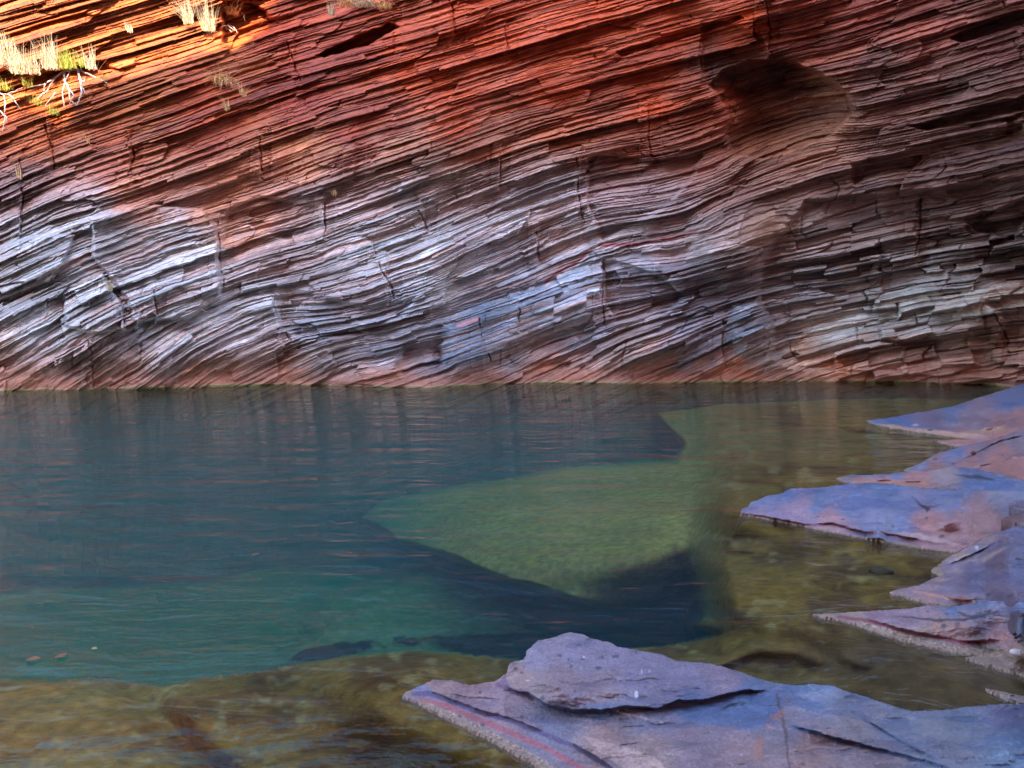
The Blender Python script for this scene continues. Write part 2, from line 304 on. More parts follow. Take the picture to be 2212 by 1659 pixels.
def cliff_colour(X, Y, s, info):
    h1, f1, h2, f2, h3, f3, k2, k3, k1, worn, rough = info
    wx = X+60*(fbm(X/70, s/26, 81, 3)-.5)*2; wy = Y+34*(fbm(X/90, s/22, 82, 3)-.5)*2
    cxs = np.arange(-800, 3000, 20.); cys = np.arange(-600, 1300, 12.)
    QX, QY = np.meshgrid(cxs, cys); G = idw(CP, QX, QY, eps=26., p=1.8)
    fx = np.clip((wx-cxs[0])/20, 0, len(cxs)-1.001); fy = np.clip((wy-cys[0])/12, 0, len(cys)-1.001)
    i = fx.astype(int); j = fy.astype(int); a = (fx-i)[..., None]; b = (fy-j)[..., None]
    col = (G[j, i]*(1-a)+G[j, i+1]*a)*(1-b)+(G[j+1, i]*(1-a)+G[j+1, i+1]*a)*b
    # beds differ: pale, pinkish, dark
    t = hsh(k2, k2*0, 91); t3 = hsh(k3, k3*0, 92)
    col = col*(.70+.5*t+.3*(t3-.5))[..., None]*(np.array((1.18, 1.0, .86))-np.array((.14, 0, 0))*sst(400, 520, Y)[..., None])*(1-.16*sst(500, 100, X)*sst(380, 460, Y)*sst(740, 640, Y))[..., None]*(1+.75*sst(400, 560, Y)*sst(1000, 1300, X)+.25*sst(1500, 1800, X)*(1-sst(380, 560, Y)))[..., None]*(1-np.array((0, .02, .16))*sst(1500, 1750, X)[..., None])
    pk = (sst(.58, .68, hsh(k3, k3*0, 191))*sst(.30, .6, fbm(X/90, s/20, 192, 2))*sst(380, 470, Y)*(1-.5*sst(1300, 1500, X)))[..., None]
    col = col*(1-.6*pk)+.6*pk*col.mean(-1, keepdims=True)*np.array((1.42, .86, .72)); col = col*(1+.14*sst(400, 480, Y)*sst(1500, 1200, X))[..., None]
    edge = sst(.55, .95, f3)*.5+sst(.7, .97, f2)*.5                    # rusty broken bed edges
    rust = np.array([1.12, .62, .48]); k = (edge*(.35+.6*vn(X/50, s/12, 93)))[..., None]
    lum = col.mean(-1, keepdims=True)
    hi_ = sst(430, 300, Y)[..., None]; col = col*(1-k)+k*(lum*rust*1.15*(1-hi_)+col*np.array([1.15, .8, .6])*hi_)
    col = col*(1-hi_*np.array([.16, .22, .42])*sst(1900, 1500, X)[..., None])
    # patchy paler upper parts of the thin beds, lower wall only
    pale = sst(.55, .75, fbm(X/40, s/10, 94, 3))*sst(360, 520, Y)*(1-sst(.4, .8, f3))
    col = col*(1+.45*pale[..., None])
    # iron streaks on the upper wall
    st = sst(.5, .8, fbm(X/16, s/7, 95, 3))*(1-sst(330, 480, Y))
    col = col*(1-.5*st[..., None]*np.array([.55, .9, .8]))
    for pl, cc, wd in (([(1178,610),(1200,590),(1250,562),(1268,545)],(.42,.05,.05),2.6),([(1180,616),(1202,597),(1252,569),(1270,551)],(.75,.6,.56),2.4),([(1295,530),(1380,526),(1460,512),(1505,500)],(.42,.05,.05),2.6),([(1290,537),(1380,534),(1462,519),(1508,507)],(.72,.55,.5),3.0),([(990,703),(1030,690)],(.55,.22,.2),4)):
        m = (X > 950) & (X < 1530) & (Y > 480) & (Y < 720)
        v = segd(X[m], Y[m]+2*(vn(X[m]/9, Y[m]/9, 5)-.5), pl); kk = np.exp(-(v/wd)**2)[..., None]
        cm = col[m]; col[m] = cm*(1-kk)+kk*np.array(cc)
    # salmon washed rock, dark wet line, algae and lime ring at the water
    dsh = shore_y(X)-Y+3*(fbm(X/25, X*0, 96, 3)-.5)*2
    kk = (sst(44, 6, dsh)*(.35+.8*fbm(X/70, Y/18, 97, 2)))[..., None]; kk = np.clip(kk, 0, 1)
    scl = np.interp(X, [0, 900, 1000, 1600, 1900, 2212], [1, .9, .7, .9, .7, .5])[..., None]
    col = col*(1-kk)+kk*np.array((.44,.165,.10))*scl
    lime = np.exp(-((dsh-3.4)/1.6)**2)*(.2+.8*vn(X/30, X*0, 98))
    col = col*(1-.55*lime[..., None])+.55*lime[..., None]*np.array((.48,.42,.22))
    alg = (sst(3.8, 1.2, dsh)*np.clip(.3+vn(X/60, X*0, 99), 0, 1))[..., None]
    col = col*(1-alg)+alg*np.array((.17,.14,.03))
    uw = sst(1, -6, dsh)[..., None]
    col = col*(1-uw)+uw*np.array((.10,.09,.04))
    return np.clip(col, .01, .85)

CX = np.concatenate([np.arange(-700, -12, 9), np.arange(-12, 2224, 1.35), np.arange(2224, 2900, 9)])
CY = np.concatenate([np.arange(-520, -10, 5), np.arange(-10, 850, 1.0), np.arange(850, 900, 3), np.arange(900, 1260, 15)])
XX, YY = np.meshgrid(CX, CY)
dep, ss, info = cliff_depth(XX, YY)
POS = cliff_pos(XX, YY, dep)
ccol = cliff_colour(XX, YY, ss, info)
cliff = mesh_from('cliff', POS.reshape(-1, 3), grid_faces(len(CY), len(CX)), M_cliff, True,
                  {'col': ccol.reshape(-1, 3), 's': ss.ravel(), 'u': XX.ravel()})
tag(cliff, 'tilted red and lavender layered rock wall rising from the pool', kind='structure')
def on_cliff(X, Y, out=0.0):
    p = POS[int(np.argmin(abs(CY-Y))), int(np.argmin(abs(CX-X)))].copy(); p[1] -= out; return p
ROW_TOP = POS[0]

# ------------------------------------------------------------------ water body
mw, nn, ll, b = new_mat('water'); nn.remove(b); out = nn['Material Output']
tc = N(nn, 'ShaderNodeTexCoord')
def ripples(scale, det, rough, dist):
    mp = N(nn, 'ShaderNodeMapping'); mp.inputs['Scale'].default_value = scale; ll.new(tc.outputs['Object'], mp.inputs['Vector'])
    x = N(nn, 'ShaderNodeTexNoise', i_Scale=1., i_Detail=det, i_Roughness=rough, i_Distortion=dist); ll.new(mp.outputs[0], x.inputs['Vector']); return x
r1 = ripples((1.6, 4.2, 1), 5., .55, .6); r2 = ripples((7., 16., 1), 3., .55, .8); r0 = ripples((.55, 1.7, 1), 3., .5, .8)
mx = N(nn, 'ShaderNodeMath', operation='MULTIPLY_ADD'); ll.new(r2.outputs['Fac'], mx.inputs[0]); mx.inputs[1].default_value = .14; ll.new(r1.outputs['Fac'], mx.inputs[2])
m0 = N(nn, 'ShaderNodeMath', operation='MULTIPLY_ADD'); ll.new(r0.outputs['Fac'], m0.inputs[0]); m0.inputs[1].default_value = 1.6; ll.new(mx.outputs[0], m0.inputs[2]); mx = m0
bp = N(nn, 'ShaderNodeBump'); bp.inputs['Strength'].default_value = 1; bp.inputs['Distance'].default_value = .034; ll.new(mx.outputs[0], bp.inputs['Height'])
fr = N(nn, 'ShaderNodeFresnel'); fr.inputs['IOR'].default_value = 1.333; ll.new(bp.outputs[0], fr.inputs['Normal'])
gl = N(nn, 'ShaderNodeBsdfGlossy'); gl.inputs['Roughness'].default_value = .03; ll.new(bp.outputs[0], gl.inputs['Normal'])
tr = N(nn, 'ShaderNodeBsdfTransparent'); ms = N(nn, 'ShaderNodeMixShader')
ll.new(fr.outputs[0], ms.inputs[0]); ll.new(tr.outputs[0], ms.inputs[1]); ll.new(gl.outputs[0], ms.inputs[2]); ll.new(ms.outputs[0], out.inputs['Surface'])
va = N(nn, 'ShaderNodeVolumeAbsorption'); va.inputs['Color'].default_value = (.20, .78, .66, 1); va.inputs['Density'].default_value = .27
vs = N(nn, 'ShaderNodeVolumeScatter'); vs.inputs['Color'].default_value = (.02, .52, .78, 1); vs.inputs['Density'].default_value = .07; vs.inputs['Anisotropy'].default_value = .2
ad = N(nn, 'ShaderNodeAddShader'); ll.new(va.outputs[0], ad.inputs[0]); ll.new(vs.outputs[0], ad.inputs[1]); ll.new(ad.outputs[0], out.inputs['Volume'])
x0, x1, y0, y1, zb = -26., 26., -3., 18., -6.
co = np.array([(x0,y0,zb),(x1,y0,zb),(x1,y1,zb),(x0,y1,zb),(x0,y0,0),(x1,y0,0),(x1,y1,0),(x0,y1,0)], float)
water = mesh_from('water', co, np.array([(0,3,2,1),(4,5,6,7),(0,1,5,4),(1,2,6,5),(2,3,7,6),(3,0,4,7)]), mw, False)
tag(water, 'clear teal pool with fine ripples below the rock wall', kind='structure')

# ------------------------------------------------------------------ rock ledges of the near shore
MVS = (.27,.20,.235); BLU = (.15,.20,.33); PNK = (.46,.22,.19); PUR = (.17,.12,.17); TAN = (.34,.25,.19); RED = (.30,.09,.09); CRM = (.62,.45,.38); BRN = (.26,.15,.13)  # BLU and bluish ledge tones put the sky's blue sheen into the albedo
def slab(name, label, poly, hpts, cpts, scarps, patches=(), spots=(), step=1.5, heps=30., rag=2.4, seed=0, group='rock ledges along the near shore'):
    p = np.array(poly, float); x0, y0 = p.min(0); x1, y1 = p.max(0)
    xs = np.arange(x0-2, x1+2, step); ys = np.arange(y0-2, y1+2, step)
    X, Y = np.meshgrid(xs, ys)
    v = sdf(X+rag*(fbm(X/9, Y/6, seed+1, 3)-.5)*2, Y+rag*.7*(fbm(X/11, Y/7, seed+2, 3)-.5)*2, poly)
    z = idw(hpts, X, Y, eps=heps, p=1.6)[..., 0]
    col = idw([(a, b_)+c for a, b_, c in cpts], X+26*(fbm(X/60, Y/22, seed+3, 3)-.5)*2, Y+12*(fbm(X/60, Y/20, seed+4, 3)-.5)*2, eps=14., p=2)
    z += .035*(fbm(X/130, Y/38, seed+5, 3)-.5)+.006*(fbm(X/14, Y/7, seed+6, 3)-.5)
    q = fbm(X/70, Y/24, seed+7, 4)[..., None]; q2 = fbm(X/8, Y/4, seed+8, 3)[..., None]
    col = col*(.75+.5*q)*(.88+.24*q2)
    fl = fbm(X/120+.6*fbm(X/50, Y/20, seed+20, 2), Y/17+1.5*fbm(X/80, Y/30, seed+21, 3), seed+22, 5)
    ln = np.exp(-((fl-.5)/.012)**2)*sst(.4, .6, vn(X/40, Y/18, seed+23)); ln2 = np.exp(-((fl-.58)/.010)**2)*sst(.4, .65, vn(X/50, Y/20, seed+24))
    bnd = sst(.54, .60, fl)
    col = col*(1-.26*bnd[..., None]*np.array((1.0, .8, .35)))*(1-.25*ln[..., None])+.10*ln2[..., None]*np.array((.8, .72, .7))
    z = z-.003*bnd-.001*ln
    blot = sst(.58, .70, fbm(X/10, Y/5, seed+25, 4))[..., None]*sst(.45, .6, fbm(X/80, Y/30, seed+26, 2))[..., None]
    col = col*(1-.35*blot)+.35*blot*np.array((.44,.34,.33))
    for pl, h, wd, cc, cw in scarps:                    # step down on the near side of a polyline; stripe of colour below it
        e = np.array(pl, float); yl = np.interp(X, e[:, 0], e[:, 1]); dd = Y-yl+2.5*(fbm(X/14, Y/9, seed+9, 3)-.5)*2
        act = (X >= e[0, 0]-2) & (X <= e[-1, 0]+2); fade = np.clip(np.minimum(X-e[0, 0], e[-1, 0]-X)/40, 0, 1)
        z = z-np.where(act, h*fade*sst(0, wd, dd), 0)
        if cc:
            kk = np.where(act, sst(-1.5, 1.5, dd)*sst(cw+2, cw-2, dd)*np.clip(fade*3, 0, 1), 0)[..., None]; col = col*(1-kk)+kk*np.array(cc)*(.85+.3*q)
            if cw >= 20: g_ = fbm(X/4.5, Y/2.6, seed+40, 3); z = z+kk[..., 0]*.012*(g_-.5); col = col*(1+kk*(2.2*(g_[..., None]-.5)))
    for pl, cc, k0 in patches:
        vv = sdf(X+4*(fbm(X/12, Y/8, seed+10, 3)-.5)*2, Y+3*(fbm(X/12, Y/8, seed+11, 3)-.5)*2, pl)
        kk = (sst(-2.5, 2.5, vv)*k0)[..., None]; col = col*(1-kk)+kk*np.array(cc)*(.8+.4*q)
    for sp in spots:
        x, yv, rx, ry = sp[:4]; cc = sp[4] if len(sp) > 4 else (.06,.07,.11)
        r = np.sqrt(((X-x)/rx)**2+((Y-yv-.25*(X-x)*0)/ry)**2)+.5*(vn(X/3, Y/2, seed+12)-.5)
        kk = (sst(1.15, .8, r)*.8)[..., None]; col = col*(1-kk)+kk*np.array(cc)
    zz = idw(hpts, p[:, 0], p[:, 1], eps=3, p=2)[:, 0]; mine = []
    for k_ in range(len(p)):
        a_, b2 = p[k_], p[(k_+1) % len(p)]
        if zz[k_] < .016 and zz[(k_+1) % len(p)] < .016:
            n_, m_ = ray(np.array([a_[0], b2[0]]), np.array([a_[1], b2[1]])); sg_ = np.stack([n_*CAM_H/-m_, CAM_H/-m_], -1); WLSEG.append((seed, sg_)); mine.append(sg_)
    if mine:
        n, m = ray(X, Y); m = np.minimum(m, -.03); gx_ = n*CAM_H/-m; gy_ = CAM_H/-m; dw = np.full(X.shape, 1e9)
        for sg_ in mine: dw = np.minimum(dw, segd(gx_, gy_, sg_))
        rp = .004+.9*dw*(.6+.8*fbm(X/30, Y/16, seed+27, 2)); z = np.where(rp < z, rp-.15*np.maximum(rp-z*.5, 0)*0, z)
    wl = sst(.045, .004, dw) if mine else np.zeros(X.shape)
    z = np.maximum(z, .006+(.12*np.minimum(dw, .4) if mine else 0))
    col = col*np.array((.80, .73, .68))*(1-.30*wl[..., None])
    # rough lime and silt crust right at the water
    cr = (wl*(.45+.5*fbm(X/7, Y/4, seed+13, 3)))[..., None]
    col = col*(1-cr)+cr*np.array((.36,.22,.14)); z += .008*wl*(fbm(X/5, Y/3, seed+14, 2)-.3)
    z = np.maximum(z, .006)
    n, m = ray(X, Y); m = np.minimum(m, -.03); y = (CAM_H-z)/(-m)
    P = np.stack([n*y, y, z], -1)
    inn = v > 0; quad = inn[:-1, :-1] & inn[1:, :-1] & inn[1:, 1:] & inn[:-1, 1:]
    idx = np.arange(X.size).reshape(X.shape)
    a, b_, c, d_ = idx[:-1, :-1][quad], idx[1:, :-1][quad], idx[1:, 1:][quad], idx[:-1, 1:][quad]
    f = np.stack([d_, c, b_, a], 1)[:, ::-1]
    e = np.concatenate([f[:, [0, 1]], f[:, [1, 2]], f[:, [2, 3]], f[:, [3, 0]]]); key = e[:, 0].astype(np.int64)*X.size+e[:, 1]; rk = e[:, 1].astype(np.int64)*X.size+e[:, 0]
    be = e[~np.isin(key, rk)]
    bvv = np.unique(be); mp = np.full(X.size, -1, np.int64); mp[bvv] = np.arange(len(bvv))+X.size
    mk = inn.astype(float)
    for _ in range(10):
        mk[1:-1, 1:-1] = (mk[1:-1, 1:-1]*2+mk[:-2, 1:-1]+mk[2:, 1:-1]+mk[1:-1, :-2]+mk[1:-1, 2:])/6
    gY, gX = np.gradient(mk); gX = -gX.ravel()[bvv]; gY = gY.ravel()[bvv]
    # picture direction -> ground direction: far metres per row grow with distance
    pb_ = P.reshape(-1, 3)[bvv]; k_ = np.maximum(pb_[:, 1], .5)/CAM_H; dx_ = gX; dy_ = gY/k_
    L_ = np.hypot(dx_, dy_)+1e-9; dx_ /= L_; dy_ /= L_
    near = np.clip(sst(.05, .012, pb_[:, 2]), 0, 1); near = near*sst(.9, .3, dy_)
    rings = []; prof = [(.006, -.012), (.02, -.04), (.05, -.10), (.10, -.25), (.12, -.75)]
    for ox, oz in prof:
        q_ = pb_.copy(); q_[:, 0] += dx_*ox*near; q_[:, 1] += dy_*ox*near-.02*(1-near)*(-oz); q_[:, 2] = np.minimum(q_[:, 2], .0)*0+oz+pb_[:, 2]*max(0, 1+oz*12); rings.append(q_)
    e0_ = mp[be[:, 0]]-X.size; e1_ = mp[be[:, 1]]-X.size; dg_ = np.bincount(np.concatenate([e0_, e1_]), minlength=len(bvv))[:, None]
    for ri_ in range(len(rings)):
        for _ in range(6*(ri_+1)):
            ac_ = np.zeros_like(rings[ri_]); np.add.at(ac_, e0_, rings[ri_][e1_]); np.add.at(ac_, e1_, rings[ri_][e0_]); rings[ri_] = .5*rings[ri_]+.5*ac_/dg_
    nb = len(bvv); base = mp.copy(); prev0 = be[:, 0]; prev1 = be[:, 1]; FR = []
    for r_ in range(len(prof)):
        c0_ = mp[be[:, 0]]+r_*nb; c1_ = mp[be[:, 1]]+r_*nb
        FR.append(np.stack([prev1, prev0, c0_, c1_], 1)); prev0, prev1 = c0_, c1_
    allP = np.concatenate([P.reshape(-1, 3)]+rings); F_ = np.concatenate([f]+FR)
    rc = [np.tile(np.array(c_), (nb, 1))*(.7+.6*fbm(pb_[:, 0]*9, pb_[:, 1]*9, seed+30+i_, 3))[:, None] for i_, c_ in enumerate([(.30,.20,.11), (.20,.14,.06), (.15,.105,.03), (.13,.09,.02), (.12,.08,.02)])]
    hw_ = sst(.03, .10, pb_[:, 2])[:, None]; rc = [r_*(1-hw_)+hw_*col.reshape(-1, 3)[bvv]*.7 for r_ in rc]
    cc = np.concatenate([col.reshape(-1, 3)]+rc)
    used = np.unique(F_); rm = np.full(len(allP), -1, np.int64); rm[used] = np.arange(len(used))
    o = mesh_from(name, allP[used], rm[F_], M_slab, True, {'col': np.clip(cc[used], .008, .85)})
    tag(o, label, 'rock ledge', group)
    surf.append((poly, X, Y, P)); return o
surf = []; WLSEG = []
def on_slab(X, Y):
    for poly, GXs, GYs, P in surf[::-1]:
        if inside(np.array([float(X)]), np.array([float(Y)]), poly)[0]:
            return P[int(np.argmin(abs(GYs[:, 0]-Y))), int(np.argmin(abs(GXs[0]-X)))].copy()
    n, m = ray(X, Y); return np.array([n*CAM_H/-m, CAM_H/-m, 0])

slab('rock_ledge', 'farthest bluish rock ledge on the right, pointing left where it meets the layered wall',
 [(1867,908),(1911,903),(1981,890),(2056,877),(2117,857),(2178,838),(2212,827),(2420,770),(2420,930),(2200,934),(2160,946),(2120,958),(2087,964),(2050,962),(2014,952),(2060,949),(2102,948),(2056,943),(1971,931),(1899,919)],
 [(1899,919,0),(2056,943,.005),(2050,962,0),(2060,949,0),(1867,908,0),(1911,903,.05),(2056,877,.08),(2178,838,.10),(2420,770,.5),(2420,900,.55),(2212,880,.28),(2100,910,.14),(2000,908,.08),(1971,929,0),(2056,941,.005),(2102,947,.01),(2087,962,0),(2014,952,0),(2160,940,.10),(2212,925,.18)],
 [(1930,908,BLU),(2050,890,BLU),(2100,910,MVS),(2180,870,BLU),(2200,900,PNK),(1890,910,BLU),(2150,935,PNK),(2020,915,MVS),(2212,850,BLU),(2070,950,PNK)],
 [([(1890,914),(1960,922),(2060,934),(2110,930),(2180,915)], .03, 6, (.45,.26,.18), 12)], spots=[(1978,918,7,2.5,CRM),(2008,929,6,2),(2023,904,4,2)], seed=200)
slab('rock_ledge', 'pinkish rock ledge with a narrow tip just nearer than the farthest blue ledge',
 [(1947,1016),(1985,1000),(2026,978),(2060,968),(2110,956),(2160,945),(2212,925),(2420,880),(2420,1020),(2212,1030),(2147,1026),(2102,1014),(2056,1010),(2000,1020)],
 [(1947,1016,0),(2000,1020,0),(2026,978,.06),(2110,956,.10),(2212,930,.26),(2420,900,.6),(2420,1000,.6),(2212,1010,.28),(2100,1005,.12),(2050,995,.08)],
 [(1990,1000,BLU),(2060,980,BLU),(2080,1000,PNK),(2150,990,PNK),(2200,950,MVS),(2200,1010,PNK),(2120,965,MVS),(2010,1012,(.42,.2,.15))],
 [([(2060,1002),(2110,975),(2160,950),(2230,935)], .02, 3, PUR, 3), ([(2080,1012),(2200,985),(2300,975)], .015, 4, None, 0)],
 spots=[(2102,979,5,4,(.09,.03,.03)),(2020,992,5,3),(2060,1002,4,2),(2165,984,3,2),(2190,965,3,2)], seed=220)
slab('rock_ledge', 'thin dark blue ledge tip with a salmon edge above the largest mid ledge',
 [(1803,1034),(1832,1025),(1905,1024),(1990,1016),(2056,1007),(2102,1011),(2147,1022),(2212,1026),(2420,1020),(2420,1060),(2212,1062),(2040,1056),(1996,1053),(1935,1046),(1874,1043),(1832,1043)],
 [(1874,1043,0),(1803,1034,0),(1832,1043,0),(1905,1024,.05),(1990,1016,.08),(2056,1007,.10),(2147,1022,.18),(2420,1030,.5),(1935,1045,.012),(1996,1052,.03),(2100,1050,.12),(2212,1050,.22)],
 [(1860,1030,BLU),(1930,1028,BLU),(1860,1040,(.5,.3,.2)),(1980,1042,PNK),(2050,1030,(.34,.26,.26)),(2100,1015,BLU),(2150,1045,BLU),(1920,1042,PNK)],
 [([(1840,1031),(1900,1036),(1980,1040),(2010,1036)], .015, 3, (.5,.24,.17), 12)], patches=[([(2060,1024),(2110,1026),(2150,1036),(2140,1040),(2090,1032)],(.05,.06,.09),.9)], seed=240)
slab('rock_ledge', 'largest mid shore ledge, blue with a pink lower edge and a curved dark crack',
 [(1597,1109),(1603,1098),(1617,1093),(1621,1084),(1662,1069),(1691,1065),(1694,1059),(1711,1054),(1787,1051),(1796,1048),(1878,1042),(1935,1046),(1996,1053),(2040,1056),(2212,1060),(2420,1060),(2420,1110),(2199,1138),(2135,1158),(2102,1175),(2066,1192),(2056,1191),(1996,1184),(1935,1172),(1844,1158),(1753,1140),(1693,1128),(1640,1118)],
 [(1753,1140,0),(1935,1172,0),(2056,1191,0),(1597,1109,.0),(1640,1118,0),(1693,1128,0),(1844,1158,0),(1996,1184,0),(2066,1192,0),(1603,1098,.04),(1662,1069,.08),(1711,1054,.10),(1796,1048,.10),(1878,1042,.10),(1996,1053,.12),(2212,1060,.25),(2420,1080,.5),(2212,1110,.3),(2135,1150,.12),(1760,1095,.11),(1900,1110,.13),(2050,1120,.15),(1693,1112,.075),(1844,1138,.075),(1960,1155,.07),(2060,1172,.05)],
 [(1640,1085,BLU),(1700,1065,BLU),(1640,1103,(.36,.26,.33)),(1720,1095,(.38,.25,.31)),(1780,1080,BLU),(1850,1090,(.2,.23,.36)),(1900,1060,BLU),(1950,1110,(.22,.24,.36)),(1800,1125,(.5,.28,.28)),(2050,1080,(.2,.23,.35)),(2000,1140,PNK),(2080,1140,PNK),(2120,1130,(.4,.22,.2)),(1900,1130,(.26,.25,.34)),(2180,1070,(.25,.25,.33))],
 [([(1600,1106),(1693,1121),(1740,1132),(1800,1128),(1844,1142),(1900,1150)], .045, 7, (.25,.10,.12), 6), ([(1900,1146),(1960,1160),(2010,1168),(2100,1172)], .04, 6, (.26,.10,.10), 7)],
 patches=[([(1968,1072),(1990,1088),(2008,1093),(2040,1088),(2012,1096),(2002,1108),(1998,1100),(1985,1090)],(.03,.035,.05),.95),([(1755,1110),(1785,1106),(1798,1112),(1775,1118)],(.28,.10,.12),.5),([(1760,1112),(1783,1109),(1792,1112),(1775,1115)],(.5,.28,.28),.6),([(1925,1150),(1990,1152),(2080,1176),(2060,1178),(1990,1166)],(.72,.50,.42),.55)],
 spots=[(1821,1122,5,2,(.1,.03,.03)),(1923,1071,4,2),(2001,1119,4,3),(1929,1137,3,2),(2034,1158,6,3,(.12,.04,.03)),(2078,1108,3,2),(2018,1077,2,2)], seed=260)
slab('rock_ledge', 'smooth mauve ledge sloping into the water with a cream streak and white marks',
 [(1918,1280),(1932,1273),(1981,1264),(2041,1238),(2008,1232),(2020,1224),(2044,1206),(2069,1192),(2102,1174),(2135,1156),(2200,1133),(2420,1090),(2420,1310),(2212,1300),(2147,1296),(2102,1302),(2056,1309),(2032,1306),(2002,1303),(1965,1290)],
 [(1918,1280,0),(1965,1290,0),(2002,1303,0),(2032,1306,.005),(1981,1264,.03),(2041,1238,.05),(2008,1230,0),(2044,1206,.04),(2102,1174,.10),(2200,1133,.25),(2420,1100,.7),(2420,1300,.7),(2212,1290,.28),(2102,1296,.08),(2100,1240,.16),(2180,1200,.3),(1990,1280,.04)],
 [(1990,1275,MVS),(2060,1260,MVS),(2110,1240,(.2,.17,.24)),(2150,1200,PUR),(2200,1170,(.2,.18,.27)),(2080,1200,(.5,.34,.3)),(2120,1180,(.38,.27,.28)),(2200,1250,(.17,.16,.25)),(2180,1290,PUR),(2020,1232,(.38,.24,.18)),(2000,1290,PNK)],
 [([(1965,1272),(2020,1284),(2060,1293),(2110,1298)], .03, 5, (.6,.28,.18), 5), ([(2040,1222),(2080,1204),(2120,1186),(2170,1160)], .02, 4, (.16,.15,.24), 9)],
 patches=[([(2060,1208),(2085,1198),(2105,1200),(2070,1212)],CRM,.9),([(2058,1292),(2075,1288),(2100,1296),(2095,1302),(2070,1301)],(.28,.06,.05),.9),([(2120,1208),(2150,1190),(2180,1180),(2150,1200),(2125,1214)],(.55,.42,.36),.6)],
 spots=[(2161,1170,5,3),(2134,1284,5,3),(2160,1288,4,3),(2182,1288,8,5),(2110,1183,4,5,(.7,.7,.75)),(2150,1290,3,2)], seed=280)
slab('rock_ledge', 'long pointed ledge with a gravelly crust, crimson stripe and winding black cracks',
 [(1747,1327),(1814,1323),(1890,1318),(1965,1314),(2002,1306),(2056,1310),(2102,1303),(2147,1297),(2212,1300),(2420,1300),(2420,1470),(2212,1457),(2163,1445),(2110,1430),(2075,1420),(2120,1415),(2056,1407),(1996,1393),(1905,1369),(1844,1346),(1808,1338)],
 [(1844,1346,0),(2056,1407,0),(2110,1430,0),(1747,1327,0),(1808,1338,0),(1905,1369,0),(1996,1393,0),(2120,1415,.0),(2075,1420,0),(2163,1445,0),(2212,1457,0),(1814,1323,.015),(1890,1318,.035),(1965,1314,.06),(2056,1312,.10),(2147,1298,.2),(2212,1300,.3),(2420,1300,.6),(2420,1450,.4),(2212,1400,.12),(2130,1390,.08),(2000,1360,.06),(1920,1345,.05),(2100,1340,.14)],
 [(1800,1328,(.4,.27,.26)),(1880,1330,(.34,.2,.24)),(1960,1325,(.36,.24,.27)),(2050,1318,BLU),(2120,1310,BLU),(2200,1305,BLU),(2040,1345,(.5,.26,.18)),(2120,1345,(.3,.21,.24)),(2200,1340,MVS),(2080,1375,(.5,.26,.2)),(2160,1370,PNK),(1850,1340,(.42,.3,.22)),(2120,1420,(.34,.24,.17)),(2200,1430,(.30,.2,.14)),(2000,1385,(.38,.28,.2))],
 [([(1800,1326),(1880,1338),(1930,1352),(2000,1368),(2080,1384),(2160,1380)], .03, 6, (.30,.085,.10), 8), ([(1850,1338),(1920,1358),(2000,1380),(2080,1398),(2170,1402)], .02, 5, (.40,.28,.20), 20)],
 patches=[([(1930,1330),(1980,1334),(2040,1338),(2080,1336),(2130,1330),(2130,1333),(2085,1341),(2035,1343),(1980,1338)],(.03,.03,.045),.9),([(2072,1322),(2100,1330),(2150,1320),(2160,1323),(2105,1335),(2080,1330)],(.03,.03,.045),.8)],
 spots=[(2003,1321,4,2),(2039,1352,6,5),(2068,1350,7,8,(.16,.10,.11)),(2113,1355,5,4,(.2,.12,.14)),(2045,1326,5,2)], seed=300)
slab('rock_ledge', 'thin wet sliver of rock barely above the dark water at the right edge',
 [(2117,1484),(2160,1492),(2212,1503),(2300,1515),(2300,1530),(2212,1522),(2170,1508)],
 [(2117,1484,0),(2160,1498,.006),(2212,1512,.01),(2300,1520,.02)], [(2150,1492,TAN),(2212,1512,(.3,.25,.26))], [], seed=320)
I_POLY = [(867,1503),(878,1493),(928,1471),(934,1467),(976,1468),(1013,1479),(1055,1473),(1067,1471),(1092,1455),(1101,1432),(1131,1423),(1139,1405),(1161,1383),(1192,1377),(1214,1369),(1234,1365),(1261,1370),(1283,1380),(1313,1385),(1334,1396),(1404,1408),(1437,1415),(1461,1426),(1514,1430),(1541,1434),(1590,1447),(1632,1462),(1668,1474),(1723,1480),(1753,1477),(1799,1480),(1832,1494),(1874,1505),(1935,1526),(1972,1535),(2041,1533),(2102,1524),(2163,1520),(2212,1521),(2420,1500),(2420,1900),(1560,1900),(1350,1770),(1230,1690),(1164,1659),(1146,1645),(1101,1621),(1055,1594),(995,1565),(934,1535),(898,1515)]
